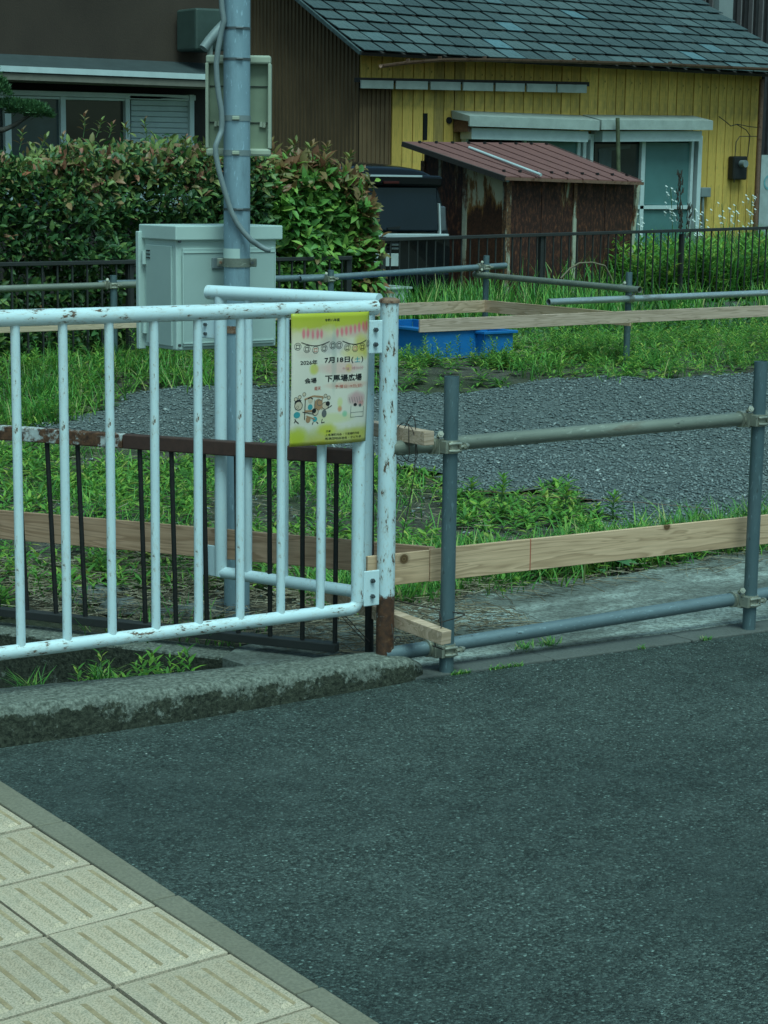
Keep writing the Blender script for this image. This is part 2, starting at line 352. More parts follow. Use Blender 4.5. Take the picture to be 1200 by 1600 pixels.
    k = t.math('ADD', n, t.math('MULTIPLY', z, .30))
    c = t.ramp(f, [(.3, (.03, .014, .010)), (.6, (.10, .038, .02)), (.78, (.24, .10, .045))])
    c = t.mix(t.ramp(k, [(.86, 0), (.92, .9)]), c, (.38, .17, .05)); c = t.mix(t.ramp(k, [(.92, 0), (.96, 1)]), c, (.66, .58, .40)); M['rust_left'] = t.fin(c, .7, 0, .35)
    M['rust_roof'] = rusty('maroon_roof_sheet', (.17, .066, .060), (.24, .10, .088), .6, .6, 0, 4, (1, .3, 1), ((.07,.03,.025),(.2,.1,.07)))
    # car
    M['car'] = flat('black_car_paint', (.004, .005, .007), .14, 0, .4, var=.02)
    M['carglass'] = flat('tinted_glass', (.005, .009, .016), .05, 0, .42, var=.3, sc=1)
    M['chrome'] = flat('chrome', (.62, .66, .70), .15, 1, var=.02)
    M['lamp'] = flat('clear_tail_lamp', (.10, .11, .125), .15, .4, var=.2)
    M['chrome_sheen'] = flat('chrome_sheen_paint', (.55, .60, .62), .3, .2, var=.04)  # chrome trim: its bright reflections are put into a pale paint colour
    M['lampred'] = flat('dark_red_lamp', (.06, .008, .008), .2)
    M['tyre'] = flat('tyre_rubber', (.018, .018, .018), .8)
    M['plate'] = flat('licence_plate', (.50, .55, .54), .4)
    M['blue'] = flat('blue_plastic', (.010, .16, .46), .42, 0, .5, var=.12, sc=5)
    M['rope'] = None
    t = NT('striped_rope'); w = t.n('ShaderNodeTexWave'); w.inputs['Scale'].default_value = 12; t.l(t.co.outputs['Object'], w.inputs[0]); c = t.ramp(w.outputs[1], [(.4, (.03, .03, .02)), (.6, (.40, .33, .08))]); M['rope'] = t.fin(c, .8)
    # foliage
    def leaf(nm, stops, rough=.5, tr=.25, red=None, src='island'):
        t = NT(nm); i = t.island(); n = t.noise(1.6, 3, .6)
        c = t.ramp(i, stops); c = t.mix(1, c, t.ramp(n, [(.3, .75), (.7, 1.25)]), 'MULTIPLY')
        if red is not None:
            a = t.attr('red'); c = t.mix(a, c, t.ramp(i, red))
        t.fin(c, rough, 0, .35)
        tl = t.n('ShaderNodeBsdfTranslucent'); t.l(c, tl.inputs[0]); mx = t.n('ShaderNodeMixShader'); mx.inputs[0].default_value = tr
        t.l(t.b.outputs[0], mx.inputs[1]); t.l(tl.outputs[0], mx.inputs[2]); t.l(mx.outputs[0], t.out.inputs[0]); return t.m
    M['hedge'] = leaf('photinia_leaves', [(0, (.024, .070, .028)), (.5, (.055, .135, .042)), (.85, (.11, .19, .05)), (1, (.20, .28, .08))], .42, .2,
                      [(0, (.48, .17, .12)), (.3, (.34, .20, .10)), (.55, (.30, .30, .10)), (.97, (.24, .32, .09)), (1, (.55, .07, .09))])
    M['bush'] = leaf('privet_leaves', [(0, (.06, .16, .04)), (.6, (.15, .33, .07)), (1, (.30, .46, .09))], .42, .25,
                     [(0, (.30, .10, .06)), (.5, (.24, .17, .07)), (1, (.35, .07, .08))])
    M['weed'] = leaf('weed_leaves', [(0, (.06, .17, .035)), (.5, (.14, .34, .06)), (.85, (.28, .46, .07)), (1, (.42, .44, .10))], .55, .3)
    M['grass'] = leaf('grass_blades', [(0, (.05, .17, .04)), (.6, (.12, .36, .06)), (.9, (.26, .44, .08)), (1, (.50, .44, .20))], .5, .3)
    M['straw'] = leaf('dry_straw', [(0, (.12, .09, .06)), (.6, (.24, .19, .13)), (1, (.40, .34, .25))], .8, .1)
    M['darkleaf'] = leaf('ivy_leaves', [(0, (.030, .085, .030)), (.6, (.055, .14, .045)), (1, (.09, .19, .06))], .45, .2)
    M['flower'] = flat('white_petals', (.55, .58, .56), .6)
    M['seed'] = flat('dry_seed_head', (.045, .035, .028), .9)
    M['pine'] = leaf('pine_needles', [(0, (.030, .085, .035)), (.6, (.05, .13, .045)), (1, (.09, .18, .06))], .5, .15)
    M['bark'] = flat('bark', (.06, .052, .045), .9, var=.4, sc=20)
    M['stem'] = flat('green_stem', (.08, .16, .05), .6)
mk()
_wood = {}
def wood(nm, a=(.60, .365, .225), b=(.78, .50, .33), knots=(), line=None, seed=0.0):
    t = NT(nm); v = t.vec((.55, 4, 9)); mp = t.n('ShaderNodeMapping'); t.l(v, mp.inputs[0]); mp.inputs['Location'].default_value = (seed, seed*.7, seed*1.3)
    n = t.noise(1.6, 3, .5, mp.outputs[0], 1.2); w = t.math('FRACT', t.math('MULTIPLY', n, 9)); f = t.noise(60, 4, .7, t.vec((.08, 2, 2)))
    c = t.ramp(w, [(0, b), (.55, tuple((x+y)/2 for x, y in zip(a, b))), (.86, tuple(x*.80 for x in a)), (1, b)])
    c = t.mix(t.ramp(f, [(.42, .25), (.6, 0)]), c, tuple(x*.6 for x in a))
    o = t.sep()
    for kx, kz, kr in knots:
        dx = t.math('SUBTRACT', o[0], kx); dz = t.math('SUBTRACT', o[2], kz)
        d = t.math('DIVIDE', t.math('SQRT', t.math('ADD', t.math('MULTIPLY', dx, dx), t.math('MULTIPLY', dz, dz))), kr)
        m_ = t.ramp(t.math('MULTIPLY', d, .5), [(.0, 1), (.46, 1), (.5, .35), (.8, 0)])
        rg = t.ramp(t.math('MULTIPLY', d, .5), [(0, (.05, .025, .012)), (.18, (.20, .11, .05)), (.30, (.09, .045, .02)), (.42, (.22, .12, .06)), (.5, (.06, .03, .015))])
        c = t.mix(m_, c, rg)
    if line is not None:
        d = t.math('ABSOLUTE', t.math('SUBTRACT', o[0], line)); c = t.mix(t.math('LESS_THAN', d, .0022), c, (.42, .10, .06))
    t.bump(f, .2, .001); return t.fin(c, .65, 0, .3)
def board(name, a, b, z0, z1, th, mat, label, cat='board', group=None, bevel=.0015):
    """plank on edge from a=(x,y) to b; object's own X runs along it"""
    a = Vector((a[0], a[1], 0)); b = Vector((b[0], b[1], 0)); L = (b-a).length; h = z1-z0
    mb = MB().box((L/2, 0, h/2), (L, th, h))
    o = bpy.data.objects.new(name, mesh_of(name, mb, mat)); COL.objects.link(o)
    o.location = (a.x, a.y, z0); o.rotation_euler.z = math.atan2(b.y-a.y, b.x-a.x)
    m = o.modifiers.new('bevel', 'BEVEL'); m.width = bevel; m.segments = 1
    return setp(o, label, cat, group)
# ------------------------------------------------------------------ placement helpers
def depth(p): return (Vector(p)-CAM).dot(FW)
def onD(px, py, d): return CAM + ray(px, py)*(d/FPX)
def zat(px, py, x, y):
    d = ray(px, py); t = (x*d.x+y*d.y)/(d.x**2+d.y**2); return EYE+d.z*t
def inpoly(x, y, P):
    x = np.asarray(x); y = np.asarray(y); r = np.zeros(x.shape, bool); n = len(P)
    for i in range(n):
        x1, y1 = P[i]; x2, y2 = P[(i+1) % n]
        c = ((y1 > y) != (y2 > y)); r ^= c & (x < (x2-x1)*(y-y1)/((y2-y1) or 1e-9)+x1)
    return r
def inview(x, y, z=0.0, mx=140, my=200):
    P = np.stack([x, y, np.full_like(x, z)-EYE], 1); f = P@np.array(FW); px = 600+FPX*(P@np.array(RT))/f; py = 800+FPX*(P@np.array(DN))/f
    return (f > .5) & (px > -mx) & (px < 1200+mx) & (py < 1600+my)
def vnoise(x, y, s=1.0, seed=0):
    r = np.random.default_rng(seed); o = 0*np.asarray(x, float)
    for k in range(6):
        a = r.uniform(0, 6.28); f = s*r.uniform(.6, 1.8); o = o+np.sin((np.cos(a)*x+np.sin(a)*y)*f+r.uniform(0, 6.28))
    return o/6
def gz(x, y):                                   # lot level: the ground banks up at the back
    d = np.asarray(x, float)*.6+np.asarray(y, float)*.8; t = np.clip((d-11.3)/2.3, 0, 1); q = np.clip((d-15.5)/3, 0, 1)
    return .28*t*t*(3-2*t)*.5+.14*t-.11*q
def onG(px, py):
    z = 0.0
    for _ in range(14): p = onZ(px, py, z); z = z*.5+.5*float(gz(p.x, p.y))
    return p

# ------------------------------------------------------------------ SETTING
def sheet(name, pts, z, mat, kind='structure', cuts=0, parent=None):
    mb = MB(); mb.add([(x, y, z) for x, y in pts], [tuple(range(len(pts)))])
    o = part(name, mb, mat, parent, kind=kind); return o
L1 = lambda X: 4.813-.115*(X-3.943)
sheet('road', [(-60, -60), (80, -60), (80, L1(80)), (5.27, L1(5.27)), (3.94, 4.813), (3.70, 4.875), (2.32, 4.97), (-60, 11.4)], 0.0, M['asphalt'])
sheet('bedrock', [(-300, -300), (400, -300), (400, 400), (-300, 400)], -.62, M['soil'])
bpy.data.objects['bedrock'].name = 'ground_below'
# sidewalk with tactile tiles
sw = thing('sidewalk', None, None, (1.6, 3.4, 0), kind='structure')
VX, VY, T0 = Vector((.283, .013)), Vector((.0086, .318)), Vector((1.7769, 3.5508))      # row and column steps of the laid tiles
def TT(a, b): p = T0+VX*a+VY*b; return p.x, p.y
mbx = MB(); bq = [TT(1.0, -20), TT(1.0, 12), TT(-14, 12), TT(-14, -20)]
mbx.add([(x, y, .003) for x, y in bq]+[(x, y, -.2) for x, y in bq], [(0,1,2,3),(7,6,5,4),(0,4,5,1),(1,5,6,2),(2,6,7,3),(3,7,4,0)]); part('bedding', mbx, M['joint_sand'], sw)
def tl(a, b, z): p = VX*a+VY*b; return (p.x, p.y, z)
tm = MB(); e_ = .484; r4 = ((-e_, -e_), (e_, -e_), (e_, e_), (-e_, e_))
tm.add([tl(a, b, -.04) for a, b in r4]+[tl(a, b, 0) for a, b in r4], [(0,3,2,1),(4,5,6,7),(0,1,5,4),(1,2,6,5),(2,3,7,6),(3,0,4,7)])
nt = []
for k in range(4):
    x = (k-1.5)*.225; L_ = .41
    for (xa, xb, xc, xd, h_) in ((-.056, -.030, .030, .056, .0062),):
        V = [tl(x+xa, -L_, 0), tl(x+xd, -L_, 0), tl(x+xd, L_, 0), tl(x+xa, L_, 0), tl(x+xb, -L_+.02, h_), tl(x+xc, -L_+.02, h_), tl(x+xc, L_-.02, h_), tl(x+xb, L_-.02, h_)]
        n0 = len(tm.f); tm.add(V, [(4,5,6,7),(0,1,5,4),(1,2,6,5),(2,3,7,6),(3,0,4,7)]); nt += [n0+2]
    n0 = len(tm.f); tm.add([tl(x+.054, -L_, .0006), tl(x+.092, -L_+.02, .0006), tl(x+.092, L_-.02, .0006), tl(x+.054, L_, .0006)], [(0,1,2,3)]); nt.append(n0)
tme = mesh_of('paving_tile', tm, M['tile']); tme.materials.append(M['tilebar'])
for i in nt: tme.polygons[i].material_index = 1
for i in range(7):
    for j in range(-6, 6):
        o = bpy.data.objects.new('tile', tme); COL.objects.link(o); o.parent = sw; x, y = TT(.5-i, j-.5)
        o.location = Vector((x, y, .012+random.uniform(-.0012, .0012)))-ORG[sw.name]; o.rotation_euler = (random.uniform(-.004, .004), random.uniform(-.004, .004), 0)
yk = 5.4
for k in range(11):
    L = .60; xk = lambda y, d: 2.062+.030*(y-3.56)+d; b = MB(); y0_, y1_ = yk-L+.003, yk-.003; wv = [random.uniform(-.004, .004) for _ in range(2)]
    V = [(xk(y0_, .0015), y0_), (xk(y0_, .070)+wv[0]+.010*(y0_-3.5), y0_), (xk(y1_, .070)+wv[1]+.010*(y1_-3.5), y1_), (xk(y1_, .0015), y1_)]
    b.add([(x, y, -.1) for x, y in V]+[(x, y, .011) for x, y in V], [(0,3,2,1),(4,5,6,7),(0,1,5,4),(1,2,6,5),(2,3,7,6),(3,0,4,7)]); part('kerb_stone', b, M['kerb_stone'], sw, (V[0][0], yk-L/2, -.1), bevel=.004); yk -= L
# edge stones in front of the apron
es = thing('pavement_edging', None, None, (4.6, 4.8, 0), kind='structure')
X0 = 3.72
for k in range(16):
    X1 = X0+.60; wd = .125+.04*(X0-4)/1.2 if X0 < 6 else .19
    a0, a1 = L1(X0)+.003, L1(X1)+.003
    b = MB(); V = []
    for z in (-.1, .006+random.uniform(-.002, .002)):
        V += [(X0+.003, a0, z), (X1-.003, a1, z), (X1-.003, a1+wd, z), (X0+.003, a0+wd, z)]
    b.add(V, [(0,3,2,1),(4,5,6,7),(0,1,5,4),(1,2,6,5),(2,3,7,6),(3,0,4,7)]); part('edging_stone', b, M['edge_stone'], es, ((X0+X1)/2, (a0+a1)/2, 0), bevel=.004); X0 = X1
# concrete apron behind the pipes, broken edge towards the weeds
sl = [(3.42, 5.02), (3.80, 4.95)]
for X in np.arange(4.1, 24, .5): sl.append((X, L1(X)+.13))
back = [(X, 5.76+.05*math.sin(X*3.1)+.04*math.sin(X*7.7)) for X in np.arange(24, 4.3, -.18)]
sl += back + [(4.2, 5.72), (3.95, 5.62), (3.7, 5.56), (3.5, 5.5), (3.38, 5.4)]
mb = MB(); n = len(sl); mb.add([(x, y, .010) for x, y in sl]+[(x, y, -.12) for x, y in sl], [tuple(range(n))]+[(i, n+i, n+(i+1) % n, (i+1) % n) for i in range(n)])
part('concrete_apron', mb, M['slab'], kind='structure')
# fence base line and the ditch
A3 = Vector((3.0, 6.28)); B3 = Vector((3.75, 5.07)); U3 = (B3-A3).normalized(); N3 = Vector((-U3.y, U3.x))
if N3.dot(Vector((FW.x, FW.y))) < 0: N3 = -N3
def P3(s, z=0.0, n=0.0): p = A3+U3*s+N3*n; return Vector((p.x, p.y, z))
C3 = P3(-1.6)
def beyond(x, y):                                # True on the lot side of the dark fence
    sx = (x-A3.x)*U3.x+(y-A3.y)*U3.y; nn = (x-A3.x)*N3.x+(y-A3.y)*N3.y
    return np.where(sx < -1.6, y > C3.y+.02, np.where(sx > 1.30, y > 5.05, nn > .03))
mb = MB(); mb.bar(P3(-1.66, -.27, -.02), P3(1.22, -.27, -.02), .15, .54)
mb.bar((-20, C3.y, -.27), (C3.x, C3.y, -.27), .15, .54)
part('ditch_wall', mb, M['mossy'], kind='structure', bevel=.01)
# old kerb block
def kerb():
    secs = []; F = [(-20, 7.2), (2.32, 4.90), (2.92, 4.84), (3.68, 4.828)]; Bk = [(-20, 7.43), (2.43, 5.13), (3.03, 5.04), (3.70, 4.985)]
    def ip(P, X):
        for (x1, y1), (x2, y2) in zip(P[:-1], P[1:]):
            if X <= x2: return y1+(y2-y1)*(X-x1)/(x2-x1)
        return P[-1][1]
    xs = list(np.arange(-6, 1.6, .4))+list(np.arange(1.6, 3.62, .018))+[3.64, 3.67, 3.70, 3.73, 3.76, 3.785, 3.805, 3.82]
    V = []; nc = 0
    for X in xs:
        yf = ip(F, X); yb = ip(Bk, X); h = .118 if X < 2.3 else .118-.036*(X-2.3)/1.35
        e = max(0, (X-3.66)/.165); sh = math.sqrt(max(0, 1-e*e)) if e > 0 else 1; ym = (yf+yb)/2-.02
        w = yb-yf; prof = [(-.004, -.55), (-.004, 0), (.0, .03), (.004, .66*h), (.010, .86*h), (.024, .97*h), (.05, 1.0*h)]
        prof += [(w*t, h*1.0) for t in (.42, .58, .74)]+[(w-.02, h*.985), (w-.006, .9*h), (w, .7*h), (w+.002, 0), (w+.002, -.55)]
        for o, z in prof:
            y = yf+o; y = ym+(y-ym)*(.25+.75*sh) if e > 0 else y; z2 = z*(.35+.65*sh) if z > 0 else z
            V.append((X, y, z2))
        nc = len(prof)
    V = np.array(V); a = vnoise(V[:,0]*9, V[:,2]*9+V[:,1]*6, 6, 3)*.006+vnoise(V[:,0]*30, V[:,2]*30+V[:,1]*22, 5, 4)*.0032
    m = (V[:,2] > .004); V[m, 1] -= a[m]; V[m, 2] += a[m]*.5
    n = len(xs); f = np.array([(i*nc+k, (i+1)*nc+k, (i+1)*nc+k+1, i*nc+k+1) for i in range(n-1) for k in range(nc-1)])
    cap = np.array([[(n-1)*nc+k for k in range(nc)]])
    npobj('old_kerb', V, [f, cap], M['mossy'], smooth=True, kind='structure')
kerb()
# gravel area outline (X, Y) read from the photograph
GN = [(5.15,10.9),(5.65,10.32),(6.1,9.88),(6.62,9.08),(6.51,8.55),(6.58,8.23),(6.2,7.7),(6.5,7.55),(6.93,7.62),(6.6,7.0),(6.1,6.42),(6.39,6.3),(6.75,6.2),(7.0,6.25),(9,5.95),(14,5.7),(26,5.6)]
GFp = [onG(*q) for q in ((1200, 586), (1050, 598), (950, 594), (830, 600), (760, 616), (700, 620), (620, 618), (450, 612), (340, 606), (200, 620), (160, 650), (60, 668))]
GF = [(26, 7.0), (16, 8.9)]+[(p.x, p.y) for p in GFp]+[(4, 10.9)]
GP = GN+GF
def ring_sub(P, k=6, amp=.035):
    o = []
    for i, (a, b) in enumerate(zip(P, P[1:]+P[:1])):
        for j in range(k):
            t = j/k; x = a[0]+(b[0]-a[0])*t; y = a[1]+(b[1]-a[1])*t; o.append((x+random.uniform(-amp, amp), y+random.uniform(-amp, amp)))
    return o
def grid(name, xs, ys, zf, keep, mat):
    X, Y = np.meshgrid(xs, ys, indexing='ij'); V = np.stack([X.ravel(), Y.ravel(), zf(X.ravel(), Y.ravel())], 1)
    nx, ny = len(xs), len(ys); i, j = np.meshgrid(np.arange(nx-1), np.arange(ny-1), indexing='ij'); i = i.ravel(); j = j.ravel()
    f = np.stack([i*ny+j, (i+1)*ny+j, (i+1)*ny+j+1, i*ny+j+1], 1); cx = V[f, 0].mean(1); cy = V[f, 1].mean(1); f = f[keep(cx, cy)]
    return npobj(name, V, [f], mat, smooth=True, kind='structure')
xs = np.concatenate([np.linspace(-60, 1.0, 25), np.arange(1.1, 13, .09), np.linspace(13.1, 24, 40), np.linspace(25, 300, 20)])
ys = np.concatenate([np.arange(5.05, 13.4, .09), np.linspace(13.6, 26, 30), np.linspace(28, 300, 20)])
grid('lot_soil', xs, ys, lambda x, y: gz(x, y)-.012+.012*vnoise(x, y, 3.3, 5)+.006*vnoise(x, y, 12, 6)-.02*((y < 5.8) & (x > 3.3)), lambda x, y: beyond(x, y) & (y > 5.04), M['soil'])
gx = np.arange(3.8, 26, .12); gy = np.arange(5.5, 12.6, .12)
grid('gravel_lot', gx, gy, lambda x, y: gz(x, y)+.022+.008*vnoise(x, y, 2.5, 8), lambda x, y: inpoly(x, y, GP), M['gravelbed'])
# loose crushed stone as real pieces
def stones(name, x, y, z, size, mat, flatf=.42, **kw):
    n = len(x); oct_ = np.array([(1,0,0),(-1,0,0),(0,1,0),(0,-1,0),(0,0,1),(0,0,-1)], float)
    F = np.array([(0,2,4),(2,1,4),(1,3,4),(3,0,4),(2,0,5),(1,2,5),(3,1,5),(0,3,5)])
    V = oct_[None]*rng.uniform(.6, 1.25, (n, 6, 1)) + rng.uniform(-.28, .28, (n, 6, 3))
    s = size[:, None, None]; V = V*s*np.array([1, .8, flatf])
    a = rng.uniform(0, 6.28, n); ca, sa = np.cos(a)[:, None], np.sin(a)[:, None]; t = rng.normal(0, .35, n)[:, None]
    X = V[..., 0]*ca-V[..., 1]*sa; Y = V[..., 0]*sa+V[..., 1]*ca; Z = V[..., 2]+X*np.sin(t)
    V = np.stack([X+x[:, None], Y+y[:, None], Z+z[:, None]], 2).reshape(-1, 3)
    F = (F[None]+np.arange(n)[:, None, None]*6).reshape(-1, 3)
    return npobj(name, V, [F], mat, **kw)
n = 150000; x = rng.uniform(4, 16, n); y = rng.uniform(5.6, 12.6, n); k = inpoly(x, y, GP) & inview(x, y, 0, 60); x, y = x[k], y[k]
k = (vnoise(x, y, 1.4, 12)+rng.uniform(-.5, .5, len(x)) > -.62); x, y = x[k], y[k]
sz = np.exp(rng.normal(math.log(.0100), .30, len(x))); stones('gravel', x, y, gz(x, y)+.024+.008*vnoise(x, y, 2.5, 8)+sz*.2, np.clip(sz, .005, .020), M['gravel'], kind='stuff')
n = 5000; x = rng.uniform(3.4, 9, n); y = rng.uniform(5.5, 9.9, n); k = beyond(x, y) & ~inpoly(x, y, GP) & inview(x, y); x, y = x[k], y[k]
stones('scattered_grit', x, y, np.full(len(x), .004), np.exp(rng.normal(math.log(.008), .4, len(x))), M['gravel'], kind='stuff')
n = 900; x = rng.uniform(2.3, 8, n); y = L1(x)-np.abs(rng.normal(0, .25, n)); k = (y < 4.75) & inview(x, y)
stones('road_grit', x[k], y[k], np.full(k.sum(), .002), rng.uniform(.002, .0055, k.sum()), M['gravel'], kind='stuff')

# ------------------------------------------------------------------ WHITE PIPE FENCE
PA, PB = Vector((2.37, 5.02)), Vector((3.71, 4.925)); PU = (PB-PA).normalized(); PN = Vector((-PU.y, PU.x))
if PN.y < 0: PN = -PN
def PP(s, z, n=0.0): p = PA+PU*s+PN*n; return Vector((p.x, p.y, z))
al = lambda px, py: along(PA, PB, px, py)
zt = (al(100, 497)[1]+al(500, 481)[1])/2; zb = (al(100, 1011)[1]+al(500, 955)[1])/2
sE = al(561, 700)[0]; sEnd = al(588, 480)[0]
wf = thing('white_pipe_fence', 'long white pipe fence panel with chipped paint bolted to the round post', 'fence', (PB.x, PB.y, .08))
part('top_rail', MB().tube([PP(-2.2, zt), PP(sEnd, zt)], .0243, 20), M['white_h'], wf)
pts = [PP(-2.2, zb), PP(sE-.028, zb)]+[PP(sE-.028+.028*math.sin(a), zb+.028*(1-math.cos(a))) for a in (rad(20), rad(45), rad(70), rad(90))]+[PP(sE, zt-.02)]
part('bottom_rail', MB().tube(pts[:-1], .0205, 18), M['white_h'], wf)
part('end_upright', MB().tube([PP(sE, zb+.024), PP(sE, zt-.01)], .0212, 18), M['white_v'], wf)
s1 = al(27, 700)[0]; s2 = al(502, 700)[0]; ds = (s2-s1)/7
bal0 = None
for k in range(-14, 8):
    s = s1+ds*k; w0 = PP(s, zb+.008)
    if bal0 is None: bal0 = part('baluster', MB().tube([w0, PP(s, zt-.01)], .0138, 14), M['white_v'], wf, w0)
    else: clone(bal0, wf, w0)
for (y0, y1) in ((500, 552), (890, 945)):
    za, zc = al(580, y1)[1], al(580, y0)[1]; p = MB()
    s0 = sE+.016; p.bar(PP(s0, (za+zc)/2, -.012), PP(al(592, 700)[0], (za+zc)/2, -.012), .006, zc-za)
    pl = part('flange_plate', p, M['white_clean'], wf, bevel=.004)
    for q in (.28, .72):
        z = za+(zc-za)*q; b = MB().tube([PP(s0+.030, z, -.015), PP(s0+.030, z, -.024)], .0075, 6); b.tube([PP(s0+.030, z, -.024), PP(s0+.030, z, -.030)], .0045, 8)
        o = part('bolt', b, M['bolt'], None); o.parent = pl; o.location = -ORG[pl.name]+Vector((0,0,0)); ORG[o.name] = Vector((0,0,0))
pzt = zat(603, 472, PB.x, PB.y)
part('post', MB().tube([(PB.x, PB.y, .06), (PB.x, PB.y, pzt)], .0300, 24), M['white_post'], wf, (PB.x, PB.y, .08))
part('post_cap', MB().tube([(PB.x, PB.y, pzt-.002), (PB.x, PB.y, pzt+.006), (PB.x, PB.y, pzt+.010), (PB.x, PB.y, pzt+.014)], [.0335, .0335, .031, .020], 24), M['cap_rust'], wf)
# side panel going back from the post
QA = Vector((3.72, 4.965)); QB = Vector((3.47, 5.60)); QU = (QB-QA).normalized()
aq = lambda px, py: along(QA, QB, px, py)
def QQ(s, z): p = QA+QU*s; return Vector((p.x, p.y, z))
qt = (aq(345, 459)[1]+aq(560, 467)[1])/2; qb = (aq(380, 899)[1]+aq(540, 922)[1])/2; qs = aq(345, 700)[0]
sf = thing('white_pipe_fence', 'short white pipe fence panel running back from the round post', 'fence', (QB.x, QB.y, .1))
part('top_rail', MB().tube([QQ(.02, qt), QQ(aq(325, 459)[0], qt)], .0243, 20), M['white_clean'], sf)
part('bottom_rail', MB().tube([QQ(.06, qb), QQ(qs, qb)], .0205, 18), M['white_clean'], sf)
part('end_upright', MB().tube([QQ(qs, qb-.012), QQ(qs, qt-.01)], .0212, 18), M['white_clean'], sf)
part('end_upright', MB().tube([QQ(.06, qb-.012), QQ(.06, qt-.01)], .0212, 18), M['white_clean'], sf)
for px in (388, 445, 504):
    s = aq(px, 700)[0]; part('baluster', MB().tube([QQ(s, qb), QQ(s, qt)], .0138, 14), M['white_clean'], sf, QQ(s, qb))
for (y0, y1) in ((500, 529), (852, 900)):
    za, zc = aq(332, y1)[1], aq(332, y0)[1]; pl = part('flange_plate', MB().bar(QQ(qs+.018, (za+zc)/2), QQ(qs+.078, (za+zc)/2), .006, zc-za), M['white_clean'], sf, bevel=.004)
    for q in (.25, .75):
        z = za+(zc-za)*q; c = QQ(qs+.06, z); nn = Vector((-.93, -.36, 0)); b = MB().tube([c, c+nn*.012], .006, 6)
        o = part('bolt', b, M['bolt'], None); o.parent = pl; o.location = -ORG[pl.name]

# ------------------------------------------------------------------ POSTER
ploc = PP(al(452, 492)[0], 0, -.03); pw, ph = .297, .405
PF = (PA-PN*.034, PB-PN*.034); ap = lambda px, py: along(PF[0], PF[1], px, py)
sL = ap(454, 492)[0]; sR = ap(581, 487)[0]; pw = sR-sL-.006; ztop = (ap(455, 491)[1]+ap(580, 486)[1])/2; ph = ztop-(ap(451, 696)[1]+ap(574, 692)[1])/2
post_ = thing('festival_poster', 'weathered yellow festival notice with Japanese lettering hung on the white pipe fence', 'poster', PP(sL+pw/2, ztop-ph, -.03))
def pmap(u, v, e=0.0):                           # u right 0..1, v down 0..1 on the sheet
    cur = -.030-.010*math.sin(math.pi*u)-.006*math.sin(math.pi*v)+.010*(u > .93)*(u-.93)/.07-.003*math.sin(9*u+2*v)
    return PP(sL+.004-.006*v+pw*u, ztop-ph*v, cur-e)
N_, M_ = 24, 30; mb = MB()
mb.add([pmap(i/N_, j/M_) for j in range(M_+1) for i in range(N_+1)], [(j*(N_+1)+i, (j+1)*(N_+1)+i, (j+1)*(N_+1)+i+1, j*(N_+1)+i+1) for j in range(M_) for i in range(N_)], True)
t = NT('poster_print'); at = t.n('ShaderNodeAttribute'); at.attribute_name = 'uvp'; sp = t.n('ShaderNodeSeparateXYZ'); t.l(at.outputs['Vector'], sp.inputs[0]); u, v = sp.outputs[0], sp.outputs[1]
pv = at.outputs['Vector']; wob = t.noise(3.5, 4, .6, pv); v2 = t.math('ADD', v, t.math('MULTIPLY', t.math('SUBTRACT', wob, .5), .16))
c = t.ramp(v2, [(0, (.46, .46, .03)), (.09, (.50, .46, .06)), (.15, (.70, .57, .38)), (.28, (.76, .66, .57)), (.84, (.74, .66, .57)), (.92, (.54, .50, .22)), (1, (.50, .42, .05))])
def blob(cx, cy, rx, ry, col, amt, c):
    a = t.math('DIVIDE', t.math('SUBTRACT', u, cx), rx); b = t.math('DIVIDE', t.math('SUBTRACT', v, cy), ry)
    d = t.math('ADD', t.math('ADD', t.math('MULTIPLY', a, a), t.math('MULTIPLY', b, b)), t.math('MULTIPLY', t.math('SUBTRACT', t.noise(9, 4, .6, pv), .5), .9))
    return t.mix(t.ramp(d, [(.2, amt), (1, 0)]), c, col)
